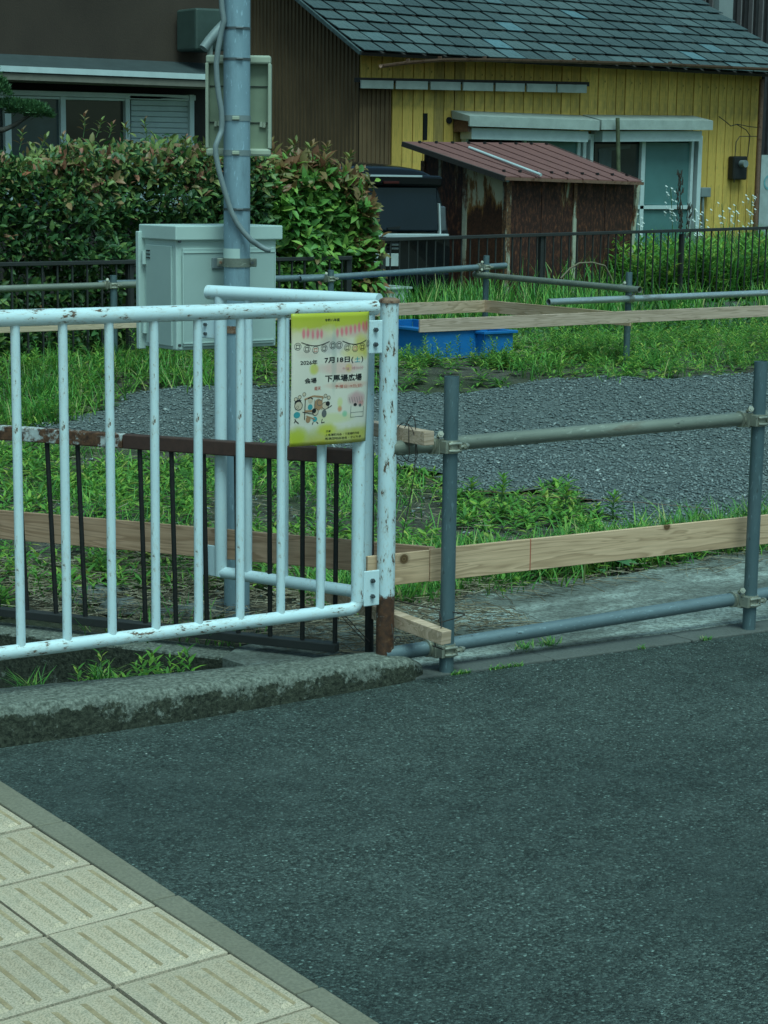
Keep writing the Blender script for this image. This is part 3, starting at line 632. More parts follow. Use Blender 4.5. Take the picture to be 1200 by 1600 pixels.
for args in [(.27,.155,.17,.05,(.60,.34,.36),.5),(.75,.14,.24,.055,(.62,.32,.36),.5),(0.140,0.150,0.022,0.045,(.74,.14,.20),.8),(0.190,0.150,0.022,0.045,(.74,.14,.20),.8),(0.250,0.160,0.022,0.045,(.74,.14,.20),.8),(0.310,0.155,0.022,0.045,(.74,.14,.20),.8),(0.360,0.155,0.022,0.045,(.74,.14,.20),.8),(0.560,0.155,0.022,0.045,(.74,.14,.20),.8),(0.615,0.147,0.022,0.045,(.74,.14,.20),.8),(0.670,0.139,0.022,0.045,(.74,.14,.20),.8),(0.725,0.131,0.022,0.045,(.74,.14,.20),.8),(0.780,0.123,0.022,0.045,(.74,.14,.20),.8),(0.835,0.115,0.022,0.045,(.74,.14,.20),.8),(0.890,0.107,0.022,0.045,(.74,.14,.20),.8),(0.945,0.099,0.022,0.045,(.74,.14,.20),.8),(.93,.12,.05,.06,(.62,.08,.08),.6),(.52,.24,.2,.09,(.42,.36,.40),.5),(.87,.24,.12,.09,(.60,.48,.05),.7),
             (.27,.42,.07,.05,(.58,.54,.05),.8),(.70,.42,.05,.04,(.60,.54,.05),.8),(.60,.42,.34,.06,(.70,.32,.30),.5),(.70,.55,.34,.035,(.72,.34,.26),.5),(.80,.30,.22,.07,(.66,.50,.08),.6),(.20,.30,.16,.05,(.68,.52,.44),.5),(.52,.80,.3,.05,(.62,.60,.20),.5),(.25,.74,.24,.10,(.66,.56,.44),.4),(.45,.88,.14,.06,(.55,.52,.03),.8),(.08,.93,.16,.09,(.50,.52,.02),.8),(.8,.92,.3,.05,(.50,.45,.05),.6),
             (.82,.66,.14,.07,(.60,.26,.30),.7),(.88,.70,.05,.03,(.62,.15,.15),.5),(.60,.73,.035,.03,(.65,.20,.06),.8),(.66,.77,.04,.03,(.15,.50,.30),.7),(.60,.68,.04,.05,(.60,.60,.10),.5),(.52,.36,.04,.3,(.36,.40,.36),.45),(.93,.33,.05,.05,(.6,.5,.06),.6)]:
    c = blob(*args, c)
t.bump(t.noise(5, 3, .5, pv), .15, .004); M['print'] = t.fin(c, .38, 0, .4)
po = part('sheet', mb, M['print'], post_, label='printed sheet, yellow at top and foot')
at_ = po.data.attributes.new('uvp', 'FLOAT_VECTOR', 'POINT'); at_.data.foreach_set('vector', [q for j in range(M_+1) for i in range(N_+1) for q in (i/N_, j/M_, 0)])
sm = po.modifiers.new('solid', 'SOLIDIFY'); sm.thickness = .0006; sm.offset = 1
M['ink'] = flat('black_ink', (.012, .012, .014), .5); M['inkred'] = flat('faded_red_ink', (.55, .16, .12), .6); M['inkteal'] = flat('teal_ink', (.05, .32, .36), .6)
M['inkpink'] = flat('faded_pink_ink', (.60, .27, .30), .6); M['inkbrown'] = flat('orange_brown_ink', (.42, .22, .12), .6); M['skin'] = flat('printed_skin_tone', (.62, .48, .36), .6); M['inkgrey'] = flat('thin_grey_ink', (.12, .12, .12), .6)
def text(s, u, v, hgt, mat, wid=None, name='lettering', fat=0.0):
    cu = bpy.data.curves.new('t', 'FONT'); cu.body = s; cu.size = 1; cu.resolution_u = 2; cu.offset = fat
    to = bpy.data.objects.new('t', cu); COL.objects.link(to); dg = bpy.context.evaluated_depsgraph_get(); dg.update()
    me = bpy.data.meshes.new_from_object(to.evaluated_get(dg)); bpy.data.objects.remove(to); bpy.data.curves.remove(cu)
    V = np.array([q.co[:] for q in me.vertices]) if len(me.vertices) else np.zeros((1, 3)); F = [tuple(p.vertices) for p in me.polygons]; bpy.data.meshes.remove(me)
    if not F: return
    x0, x1 = V[:,0].min(), V[:,0].max(); y0, y1 = V[:,1].min(), V[:,1].max(); sc = hgt/(y1-y0); asp = ph/pw
    sx = wid/(x1-x0) if wid else sc*asp
    mb = MB(); mb.add([pmap(u+(q[0]-x0)*sx, v-(q[1]-y0)*sc, .0012) for q in V], F); part(name, mb, mat, post_)
text('令和八年度', .40, .065, .022, M['ink'], .19, fat=.02)
text('2026年', .10, .385, .038, M['ink'], .21, fat=.02); text('7月18日(', .40, .385, .052, M['ink'], .36, fat=.03)
text('土', .775, .38, .042, M['inkteal'], .075, fat=.02); text(')', .865, .385, .05, M['ink'], .03, fat=.01)
text('会場', .155, .525, .042, M['ink'], .15, fat=.025); text('下馬場広場', .41, .522, .055, M['ink'], .47, fat=.03)
text('雨天', .28, .580, .028, M['inkred'], .08, fat=.02); text('予備日19日(日)', .53, .576, .030, M['inkred'], .36, fat=.01)
text('午後', .62, .435, .022, M['inkpink'], .09); text('時30分', .74, .435, .024, M['inkpink'], .16)
text('主催', .44, .905, .017, M['ink'], .055, fat=.01); text('上馬場町内会・下馬場町内会', .43, .935, .019, M['ink'], .45, fat=.01); text('馬場団地自治会・子ども会', .43, .964, .019, M['ink'], .48, fat=.01)
def ringmb(mb, cx, cy, r, w, e=.0013, n=20, ry=None):
    ry = ry or r*pw/ph; V = []
    for q in (1, 1-w):
        V += [pmap(cx+r*q*math.cos(2*math.pi*k/n), cy+ry*q*math.sin(2*math.pi*k/n), e) for k in range(n)]
    mb.add(V, [(k, n+k, n+(k+1) % n, (k+1) % n) for k in range(n)])
def discmb(mb, cx, cy, r, e=.0011, n=16, ry=None):
    ry = ry or r*pw/ph; mb.add([pmap(cx+r*math.cos(2*math.pi*k/n), cy-ry*math.sin(2*math.pi*k/n), e) for k in range(n)], [tuple(range(n))[::-1]])
def linemb(mb, P, w, e=.0014):
    for (a, b), (c_, d) in zip(P[:-1], P[1:]):
        l = math.hypot(c_-a, (d-b)*ph/pw) or 1; nx, ny = -(d-b)*ph/pw/l*w, (c_-a)/l*w*pw/ph
        mb.add([pmap(a+nx, b+ny, e), pmap(c_+nx, d+ny, e), pmap(c_-nx, d-ny, e), pmap(a-nx, b-ny, e)], [(0, 1, 2, 3)])
for (x0, x1) in ((.09, .50), (.60, .98)):         # two strings of paper lanterns
    mb = MB(); mbr = MB(); cx = (x0+x1)/2
    linemb(mb, [(x0+.02+(x1-x0-.06)*q/10, .215+.028*math.sin(math.pi*q/10)) for q in range(11)], .004)
    for k in range(5):
        q = (k+.0)/4; lx = x0-.02+(x1-x0+.02)*q; ly = .245+.028*math.sin(math.pi*q); ringmb(mb, lx, ly, .040, .10); linemb(mb if k != 2 else mbr, [(lx-.02, ly-.012), (lx+.02, ly-.012)], .003)
        linemb(mb if k != 2 else mbr, [(lx-.02, ly+.014), (lx+.02, ly+.014)], .003); linemb(mb if k != 2 else mbr, [(lx-.018, ly-.012), (lx-.018, ly+.014)], .003); linemb(mb if k != 2 else mbr, [(lx+.018, ly-.012), (lx+.018, ly+.014)], .003)
    part('lantern_drawing', mb, M['ink'], post_); part('lantern_drawing', mbr, M['inkred'], post_)
# festival drawing: float with children
ik, br, te, sk, gy_ = MB(), MB(), MB(), MB(), MB()
linemb(ik, [(.17,.645),(.17,.80)], .005); linemb(br, [(.16,.645),(.27,.622),(.39,.632),(.39,.645)], .009); linemb(br, [(.38,.64),(.38,.73)], .005); linemb(br, [(.17,.735),(.30,.735)], .011)
linemb(br, [(.19,.77),(.30,.80)], .006); linemb(ik, [(.14,.74),(.28,.76)], .004)
discmb(br, .335, .69, .05, ry=.045); linemb(ik, [(.29,.65),(.29,.735)], .003); ringmb(gy_, .35, .675, .035, .2)
discmb(sk, .235, .655, .030); discmb(te, .235, .705, .030, ry=.022); linemb(ik, [(.20,.64),(.235,.632),(.265,.645)], .006)
for cx, cy, r in ((.09,.69,.050),(.30,.745,.040),(.42,.70,.042)): discmb(sk, cx, cy, r); ringmb(ik, cx, cy, r, .14)
for cx, cy in ((.055,.64),(.10,.625),(.155,.605),(.42,.625),(.46,.64)): discmb(sk, cx, cy, .020); ringmb(ik, cx, cy, .022, .2)
linemb(ik, [(.045,.675),(.06,.655),(.09,.647),(.12,.655)], .008); discmb(te, .075, .76, .040, ry=.024); linemb(ik, [(.05,.79),(.07,.81),(.10,.825)], .005); linemb(ik, [(.06,.80),(.045,.82)], .004)
discmb(ik, .285, .735, .026, e=.0015); discmb(ik, .45, .685, .026, e=.0015); discmb(te, .30, .80, .028, ry=.02); discmb(gy_, .41, .76, .03, ry=.03); discmb(br, .215, .80, .03, ry=.025)
linemb(ik, [(.28,.82),(.27,.84)], .005); linemb(ik, [(.32,.82),(.34,.835)], .005); linemb(ik, [(.39,.80),(.38,.83),(.42,.825)], .004); linemb(ik, [(.45,.72),(.50,.70)], .004)
ringmb(ik, .08, .70, .014, .2); 
linemb(gy_, [(.74,.71),(.74,.80),(.92,.80),(.92,.72)], .0025); linemb(gy_, [(.74,.765),(.92,.765)], .0025); discmb(ik, .80, .705, .024, ry=.012); discmb(gy_, .87, .712, .018, ry=.012)
for k in range(6): linemb(br if k == 5 else gy_, [(.71+.035*k, .645), (.73+.035*k, .69)], .002)
for m_, q in ((ik, 'ink'), (br, 'inkbrown'), (te, 'inkteal'), (sk, 'skin'), (gy_, 'inkgrey')): part('festival_drawing', m_, M[q], post_, kind='stuff')

# ------------------------------------------------------------------ DARK LEANING FENCE
df = thing('dark_steel_fence', 'low dark steel fence behind the white one, its top rail rusty and peeling', 'fence', P3(0, .03))
lean = lambda s: s-.032*(1-min(s, 1.3)/1.3)
zr = .708
def railseg(name, s0, s1, mat, lab=None): part(name, MB().bar(P3(lean(s0), zr), P3(lean(s1), zr), .038, .050), mat, df, bevel=.004, label=lab)
railseg('top_rail', -1.5, .52, M['rail_rust'], 'top rail length with peeling white paint over rust'); railseg('top_rail', .523, 1.385, M['brown_rail'])
part('bottom_rail', MB().bar(P3(-1.5, .052), P3(1.31, .052), .040, .030), M['brown_fence'], df, bevel=.003)
for k in range(-13, 10):
    s = .217+.1205*k; t_ = lean(s); part('bar', MB().tube([P3(s, .06), P3(t_, zr-.02)], .0085, 10), M['black_bar'], df, P3(s, .06))
part('post', MB().pipe(P3(1.427, .02), P3(1.42, .752), .0148, .0025, 16), M['black_bar'], df)

# ------------------------------------------------------------------ STEEL POLE with boxes
px_, py_ = 3.80, 5.97; PR = .0478
pole = thing('steel_pole', 'tall galvanised steel pole with clamp bands, standing behind the white pipe fence', 'pole', (px_, py_, -.2))
part('shaft', MB().tube([(px_, py_, -.25), (px_, py_, 2.9)], PR, 40), M['galv_pole'], pole)
zc = zat(371, 1018, px_, py_)
part('base_sleeve', MB().tube([(px_, py_, -.26), (px_, py_, zc)], PR+.006, 32), M['black'], pole)
Rh = Vector((RT.x, RT.y, 0)).normalized(); Fh = Vector((FW.x, FW.y, 0)).normalized(); PC = Vector((px_, py_, 0))
for yy, kind in ((45, 'clip'), (93, 'clip'), (185, 'wide'), (188, None), (239, 'wide'), (327, 'clip')):
    if kind is None: continue
    z = zat(371, yy, px_, py_); hb = .010 if kind == 'wide' else .0045
    o = part('clamp_band', MB().tube([(px_, py_, z-hb), (px_, py_, z+hb)], PR+.0022, 36), M['pvc'] if kind == 'wide' else M['bolt'], pole)
    cpos = PC+Vector((0, 0, z))-Fh*(PR+.004)+Rh*(.014 if kind == 'clip' else 0)
    part('band_buckle', MB().bar(cpos-Rh*.013, cpos+Rh*.013, .010, .013 if kind == 'wide' else .007), M['cab_rim'] if kind == 'wide' else M['bolt'], pole, bevel=.002)
z = zat(371, 410, px_, py_); part('bracket_band', MB().tube([(px_, py_, z-.016), (px_, py_, z+.016)], PR+.004, 36), M['galv_pipe'], pole)
for sgn in (-1, 1):
    c0 = PC+Vector((0, 0, z))+Rh*sgn*(PR+.010); part('bracket_ear', MB().bar(c0-Rh*.014, c0+Rh*.014, .02, .030), M['galv_pipe'], pole, bevel=.003)
    part('bolt', MB().tube([c0-Fh*.022, c0+Fh*.02], .006, 6), M['cap_rust'] if sgn < 0 else M['bolt'], pole)
z5 = zat(371, 514, px_, py_); part('bracket_band', MB().tube([(px_, py_, z5-.013), (px_, py_, z5+.013)], PR+.004, 36), M['cap_rust'], pole, label='rusty lower bracket band')
part('torn_sticker', MB().tube([(px_, py_, zat(371, 407, px_, py_)), (px_, py_, zat(371, 388, px_, py_))], PR+.0015, 36, caps=False), M['cab_white'], pole)
st = bpy.data.objects[list(ORG)[-1]]
# keep only the left front third of the sticker ring
bm_ = st.data; keepf = []
V = [v.co.copy() for v in bm_.vertices]; Fs = [tuple(p.vertices) for p in bm_.polygons if (sum((V[i] for i in p.vertices), Vector())/len(p.vertices)).to_2d().normalized().dot((-Fh*.8-Rh*.6).to_2d()) > .55]
bm_.clear_geometry(); bm_.from_pydata(V, [], Fs)
cpts = [(344,-30),(347,15),(350,32),(346,48),(341,75),(338,100),(339,125),(342,150),(346,172),(347,190),(346,205),(342,215),(337,228),(337,240),(341,262),(347,285),(354,308),(361,330),(370,348),(380,362),(392,375),(405,384),(416,390),(423,391)]
cp = []
for i, (a, b) in enumerate(cpts):
    d0 = (Vector((px_, py_, zat(371, b, px_, py_)))-CAM).dot(FW); off = -.062 if 318 < b < 360 or b > 225 else -.040 if b < 215 else -.05
    cp.append(onD(a, b, d0+off+(.02 if b > 375 else 0)))
cp2 = [cp[0]]
for a, b in zip(cp[:-1], cp[1:]): cp2 += [a.lerp(b, .5), b]
cab = MB().tube(cp2, .0098, 12); part('cable_conduit', cab, M['pvc'], pole)
# second thin conduit behind, top left
zz = zat(371, 60, px_, py_)
# back of the meter box
bc = PC+Fh*.085; wbx = .117
mzt, mzb = zat(371, 88, bc.x, bc.y), zat(371, 243, bc.x, bc.y)
mbx_ = thing('meter_box', 'greenish grey meter box seen from behind, strapped to the steel pole under its top bands', 'box', (bc.x, bc.y, mzb))
def PB_(x, z, n=0): return bc+Rh*x+Vector((0, 0, z))+Fh*n
part('back_shell', MB().bar(PB_(-wbx+.006, (mzt+mzb)/2, .02), PB_(wbx-.006, (mzt+mzb)/2, .02), .02, mzt-mzb-.012), M['cab_green'], mbx_)
r = MB(); hm = (mzt+mzb)/2
part('rim', MB().bar(PB_(-wbx, mzt-.012, 0), PB_(wbx, mzt-.012, 0), .05, .030), M['cab_rim'], mbx_, bevel=.007, label='top rim')
part('rim', MB().bar(PB_(-wbx, mzb+.012, 0), PB_(wbx, mzb+.012, 0), .05, .026), M['cab_rim'], mbx_, bevel=.007, label='bottom rim')
for sg in (-1, 1): part('rim', MB().bar(PB_(sg*(wbx-.004), mzb+.025, 0), PB_(sg*(wbx-.004), mzt-.025, 0), .012, .05, up=Fh), M['cab_rim'], mbx_, bevel=.003)
for q in (.70, .335): part('seam_ridge', MB().bar(PB_(-wbx+.01, mzb+(mzt-mzb)*q, .008), PB_(wbx-.01, mzb+(mzt-mzb)*q, .008), .004, .003), M['black'], mbx_)
for (lx, lz) in ((-.065,.40),(-.050,.41),(-.085,.315),(-.072,.32),(-.056,.33),(.080,.315),(.092,.31)):
    part('lug', MB().tube([PB_(lx, mzb+(mzt-mzb)*lz-.008, .004), PB_(lx+.003, mzb+(mzt-mzb)*lz+.010, .004)], .0065, 10), M['cab_rim'], mbx_)
# white cabinet
CY = 6.075; x0, x1 = onY(276, 548, CY).x, onY(431, 535, CY).x; z0, z1 = .99, 1.405; yb = onX(226, 540, x0).y
wc = thing('white_cabinet', 'pale grey weatherproof cabinet with latch and rain hood, mounted behind the steel pole', 'cabinet', ((x0+x1)/2, (CY+yb)/2, z0))
part('body', MB().box(((x0+x1)/2, (CY+yb)/2, (z0+z1)/2), (x1-x0, yb-CY, z1-z0)), M['cab_white'], wc, bevel=.005)
part('rain_hood', MB().box(((x0+x1)/2+.002, (CY+yb)/2-.002, z1+.010), (x1-x0+.030, yb-CY+.034, .052)), M['cab_white'], wc, bevel=.004)
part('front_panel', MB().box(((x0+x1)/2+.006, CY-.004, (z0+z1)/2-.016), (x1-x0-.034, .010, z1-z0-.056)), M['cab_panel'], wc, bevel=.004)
fp = MB(); xx0, xx1, zz0, zz1 = x0+.022, x1-.012, z0+.026, z1-.060
for a, b in (((xx0, zz0), (xx1, zz0)), ((xx0, zz1), (xx1, zz1)), ((xx0, zz0), (xx0, zz1)), ((xx1, zz0), (xx1, zz1))):
    fp.bar((a[0], CY-.010, a[1]), (b[0], CY-.010, b[1]), .004, .004, up=(0, 1, 0))
part('panel_bead', fp, M['cab_white'], wc)
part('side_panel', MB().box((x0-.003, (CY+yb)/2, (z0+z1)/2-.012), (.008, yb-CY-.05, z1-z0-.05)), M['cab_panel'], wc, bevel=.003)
part('rear_flange', MB().box((x0-.012, yb+.004, (z0+z1)/2), (.03, .022, z1-z0+.02)), M['cab_white'], wc, bevel=.003)
for zz in (z1-.09, z0+.07):
    hg = part('hinge', MB().tube([(x0-.012, yb-.022, zz-.02), (x0-.012, yb-.022, zz+.03)], .009, 10), M['cab_white'], wc)
for k in range(3): part('vent_slot', MB().box((x0-.008, yb-.045, z1-.085+.013*k), (.004, .025, .004)), M['black'], wc)
lp = onY(342, 411, CY-.012); part('latch', MB().box((lp.x, CY-.013, lp.z), (.062, .010, .042)), M['pvc'], wc, bevel=.004)
part('latch_handle', MB().box((lp.x+.006, CY-.020, lp.z), (.036, .006, .016)), M['black'], wc, bevel=.002)
for q in ((281, 377), (281, 540), (415, 372)):
    p = onY(*q, CY-.012); part('screw', MB().tube([(p.x, CY-.014, p.z), (p.x, CY-.008, p.z)], .006, 10), M['bolt'], wc)

# ------------------------------------------------------------------ NEAR PIPE BARRIER
def clamp(parent, post, z, pipe_dy, mat, flip=1, nm='clamp'):
    """orthogonal coupler: collar round the upright, collar round the rail, base plate, bolts"""
    x, y = post; r = .0243; m = MB(); o = .0005
    m.tube([(x, y, z-.021), (x, y, z+.021)], r+.0055, 18)
    m.tube([(x-.003-.021-.024*flip, y+pipe_dy, z), (x+.021-.003-.024*flip, y+pipe_dy, z)], r+.0055, 18)
    m.box((x-.024*flip, y+pipe_dy*.42, z), (.036, .030, .052)); m.box((x-.034*flip, y+.0, z), (.012, .052, .040))
    m.tube([(x+.020*flip, y-.030, z+.010), (x-.004*flip, y-.0325, z+.012), (x-.028*flip, y-.026, z+.010)], .0055, 8); m.tube([(x+.020*flip, y-.030, z-.012), (x-.004*flip, y-.0325, z-.013), (x-.028*flip, y-.026, z-.012)], .0055, 8)
    c = part(nm, m, mat, parent, bevel=.0012)
    b = MB(); b.tube([(x+.026*flip, y-.045, z), (x+.036*flip, y+.012, z)], .0052, 8); b.tube([(x+.012*flip, y-.036, z), (x+.054*flip, y-.026, z+.002)], .0055, 8); b.tube([(x+.034*flip, y-.031, z+.001), (x+.044*flip, y-.0288, z+.001)], .011, 6)
    k = part('bolt', b, mat, None); k.parent = c; k.location = -ORG[parent.name]; b = MB(); b.tube([(x-.03*flip, y+pipe_dy-.02, z+.030), (x-.045*flip, y+pipe_dy-.055, z+.044)], .0055, 8); b.tube([(x-.040*flip, y+pipe_dy-.045, z+.040), (x-.044*flip, y+pipe_dy-.053, z+.043)], .011, 6)
    k = part('bolt', b, mat, None); k.parent = c; k.location = -ORG[parent.name]
    return c
nb = thing('pipe_barrier', 'near galvanised scaffold pipe barrier with two posts and two rails along the asphalt edge', 'barrier', (3.908, 4.847, 0), 'scaffold pipe barriers')
NP = [(3.908, 4.847), (5.224, 4.714)]
for i, (a, b) in enumerate(NP+[(6.56, 4.60)]):
    part('post', MB().pipe((a, b, .004), (a, b, .99), .0243, .0028, 28), M['galv_post'], nb, (a, b, 0))
def NY(X): return 4.847+(4.714-4.847)*(X-3.908)/(5.224-3.908)+.0495
NA, NB2 = (3.908, 4.8965), (5.224, 4.7635)
zT = [onL(NA, NB2, 740, 690).z, onL(NA, NB2, 1130, 657).z]; zL = [onL(NA, NB2, 780, 996).z, onL(NA, NB2, 1130, 939).z]
xT = [onL(NA, NB2, 740, 690).x, onL(NA, NB2, 1130, 657).x]
def zl(zz, X): return zz[0]+(zz[1]-zz[0])*(X-xT[0])/(xT[1]-xT[0])
part('rail', MB().pipe((3.718, NY(3.718), zl(zT, 3.718)), (5.90, NY(5.9), zl(zT, 5.9)), .0243, .0028, 28), M['galv_pipe'], nb, label='weathered top rail')
part('rail', MB().pipe((3.70, NY(3.70), zl(zL, 3.70)), (6.9, NY(6.9), zl(zL, 6.9)), .0243, .0028, 28), M['galv_blue'], nb, label='bluish bottom rail')
for (a, b), f in zip(NP, (1, 1)):
    clamp(nb, (a, b), zl(zT, a), .0495, M['zinc'], f); clamp(nb, (a, b), zl(zL, a), .0495, M['zinc'], f)
bY = lambda X: NY(X)+.035
kn = onL((3.9, bY(3.9)), (5.2, bY(5.2)), 630, 873); kn2 = onL((3.9, bY(3.9)), (5.2, bY(5.2)), 1040, 822); ln = onL((3.9, bY(3.9)), (5.2, bY(5.2)), 827, 860)
X5 = onL((3.9, bY(3.9)), (5.2, bY(5.2)), 573, 880).x
board('pine_board', (X5, bY(X5)), (3.893, bY(3.893)), .300, .405, .013, wood('pine_short', knots=[(kn.x-X5, kn.z-.300, .017)], seed=2.1), 'short pine board with big dark knot between white post and first pipe post', group='pine batter boards')
bL = onL((3.9, bY(3.9)), (5.2, bY(5.2)), 1165, 795)
board('pine_board', (3.896, bY(3.896)), (7.2, bY(7.2)), .298, .408, .013, wood('pine_long', knots=[((kn2.x-3.896)*1.006, kn2.z-.298, .015)], line=(ln.x-3.896)*1.006, seed=5.3), 'long pine board with a red pencil line and round knot behind near pipe posts', group='pine batter boards')
board('pine_board', (2.33, 7.52), (3.935, 4.955), .302, .408, .013, wood('pine_left', a=(.52, .29, .18), b=(.68, .41, .28), seed=8.7), 'reddish pine board running behind the low dark steel fence', group='pine batter boards')
solo('timber_block', MB().box((3.775, 5.12, .803), (.040, .66, .045)), wood('pine_block', a=(0.475, 0.309, 0.213), b=(0.625, 0.433, 0.338), seed=3), 'square timber wired on top of the upper scaffold rail beside the white post', 'timber', bevel=.002)
solo('timber_block', MB().bar((3.792, 4.705, .165), (3.755, 5.33, .205), .042, .045), wood('pine_block_low', a=(0.525, 0.350, 0.237), b=(0.688, 0.474, 0.362), seed=6), 'square timber wired to the foot of the first pipe post', 'timber', bevel=.002)
def wirecurve(name, P, lab, r=.0016): 
    P = [Vector(p) for p in P]; Q = []
    for i in range(len(P)-1):
        p0, p1, p2, p3 = P[max(i-1, 0)], P[i], P[i+1], P[min(i+2, len(P)-1)]
        for k in range(5):
            t = k/5; Q.append(.5*((2*p1)+(p2-p0)*t+(2*p0-5*p1+4*p2-p3)*t*t+(3*p1-p0-3*p2+p3)*t**3))
    Q.append(P[-1]); return solo(name, MB().tube(Q, r, 6), M['wire'], lab, 'wire')
loop = [(3.745, 4.86, .845), (3.742, 4.855, .80), (3.747, 4.86, .735), (3.752, 4.90, .718), (3.756, 4.945, .735), (3.757, 4.94, .81), (3.752, 4.90, .842), (3.748, 4.85, .832), (3.765, 4.845, .78), (3.772, 4.852, .73), (3.775, 4.90, .716), (3.768, 4.945, .76), (3.757, 4.88, .85), (3.76, 4.86, .868), (3.765, 4.85, .83), (3.760, 4.845, .70), (3.75, 4.85, .62), (3.735, 4.86, .52), (3.728, 4.865, .47)]
wirecurve('binding_wire', loop, 'rusty wire wrapped round the upper timber and rail, its long end hanging down')
wirecurve('binding_wire', [(3.80, 5.02, .235), (3.84, 4.93, .225), (3.90, 4.835, .215), (3.945, 4.805, .205), (3.93, 4.80, .20), (3.86, 4.78, .20), (3.80, 4.755, .205), (3.79, 4.74, .225), (3.82, 4.78, .235), (3.80, 4.74, .20), (3.775, 4.74, .155), (3.79, 4.76, .125), (3.765, 4.74, .135), (3.80, 4.73, .12)], 'rusty wire tying the lower timber to the first pipe post', .0019)
wirecurve('binding_wire', [onD(612, 975, 6.28), onD(614, 990, 6.26), onD(617, 1002, 6.25), onD(624, 1004, 6.25), onD(626, 997, 6.25), onD(620, 994, 6.25), onD(617, 999, 6.25), onD(621, 1001, 6.25)], 'small coil of wire beside the rusty foot of the white post')
wirecurve('binding_wire', [onD(615, 727, 6.35), onD(618, 722, 6.35), onD(624, 726, 6.35), onD(625, 736, 6.35), onD(620, 743, 6.35), onD(616, 738, 6.35), onD(622, 733, 6.35)], 'small curl of wire under the upper timber by the white post')
wirecurve('binding_wire', [onD(578, 1003, 6.4), onD(560, 985, 6.5), onD(542, 965, 6.6), onD(532, 960, 6.65), onD(545, 976, 6.6), onD(572, 1004, 6.4)], 'loop of dark wire at the foot of the dark fence end post')

# ------------------------------------------------------------------ FAR PIPE BARRIER
fb = thing('pipe_barrier', 'far galvanised scaffold pipe barrier turning a corner in front of the hedge and weeds', 'barrier', (10.05, 12.05, .15), 'scaffold pipe barriers')
FPp = [(6.66, 12.08), (8.55, 12.10), (10.05, 12.05), (10.07, 10.42)]
tops = [(178, 430), (462, 421), (757, 399), (977, 425)]
for (a, b), (u_, v_) in zip(FPp, tops):
    part('post', MB().pipe((a, b, 0), (a, b, zat(u_, v_, a, b)), .0243, .0028, 16), M['galv_post'], fb, (a, b, 0))
def zY(px, py, Y): return onY(px, py, Y).z
part('rail', MB().pipe((2.8, 12.14, .825), (6.9, 12.14, .855), .0243, .0028, 16), M['galv_pipe'], fb, label='left back rail')
part('rail', MB().pipe((6.6, 12.20, .86), (8.9, 12.17, zY(500, 433, 12.17)), .0243, .0028, 16), M['galv_blue'], fb)
part('rail', MB().pipe((8.3, 12.15, zY(440, 437, 12.15)), (10.30, 12.10, zY(790, 415, 12.1)), .0243, .0028, 16), M['galv_blue'], fb)
part('rail', MB().pipe((10.02, 12.16, onX(775, 431, 10.03).z), (10.02, 10.25, onX(990, 452, 10.03).z), .0243, .0028, 16), M['galv_pipe'], fb, label='side rail running towards the road')
part('rail', MB().pipe((onY(857, 474, 10.37).x, 10.37, zY(857, 472, 10.37)), (14.5, 10.37, zY(1200, 459, 10.37)+.02), .0243, .0028, 16), M['galv_bright'], fb, label='shiny new rail')
for (a, b), z, dy in ((FPp[0], .855, .06), (FPp[1], zY(462, 437, 12.1), .05), (FPp[2], .93, .05), (FPp[2], .87, .05), (FPp[3], .845, .05), (FPp[3], .77, -.05)): clamp(fb, (a, b), z, dy, M['zinc'])
zbd = lambda q, Y: onY(*q, Y).z
g = 'pine batter boards'
board('pine_board', (7.9, 11.98), (9.99, 11.98), .575, .67, .015, wood('pine_far_a', a=(0.500, 0.330, 0.213), b=(0.675, 0.453, 0.325), seed=12), 'pine board at the back, between the white post and the far corner post', group=g)
board('pine_board', (9.985, 11.99), (9.985, 10.30), .575, .672, .015, wood('pine_far_b', a=(0.525, 0.330, 0.200), b=(0.675, 0.443, 0.312), seed=13), 'pine board on the side of the far barrier under the side rail', group=g)
pa, pb_ = onY(655, 520, 10.0), onY(1200, 486, 10.0)
board('pine_board', (pa.x, 10.0), (13.5, 10.0), .63, .715, .015, wood('pine_far_c', a=(0.500, 0.340, 0.250), b=(0.650, 0.453, 0.362), seed=15), 'long pine board crossing in front of the blue crates', group=g)
zq = (onY(0, 521, 11.9).z+onY(225, 511, 11.9).z)/2
board('pine_board', (3.2, 11.9), (7.25, 11.9), zq, zq+.085, .015, wood('pine_far_d', a=(0.600, 0.433, 0.300), b=(0.750, 0.536, 0.400), seed=16), 'pale pine board just under the white top rail, left of the white cabinet', group=g)
# marker rope
rp = [Vector(onZ(*q, .04)) for q in ((965, 618), (1000, 614), (1040, 609), (1080, 604), (1130, 598), (1180, 594))]
solo('marker_rope', MB().tube(rp, .007, 8), M['rope'], 'thin yellow and black rope lying along the far edge of the gravel', 'rope')
sp4 = [onZ(*q, .06) for q in ((640, 728), (700, 770), (760, 768), (880, 778), (1000, 785), (1120, 796))]
solo('marker_string', MB().tube(sp4, .0016, 5), flat('faded_red_string', (.22, .10, .08), .8), 'thin faded red string stretched low over the gravel beyond the long pine board', 'string')
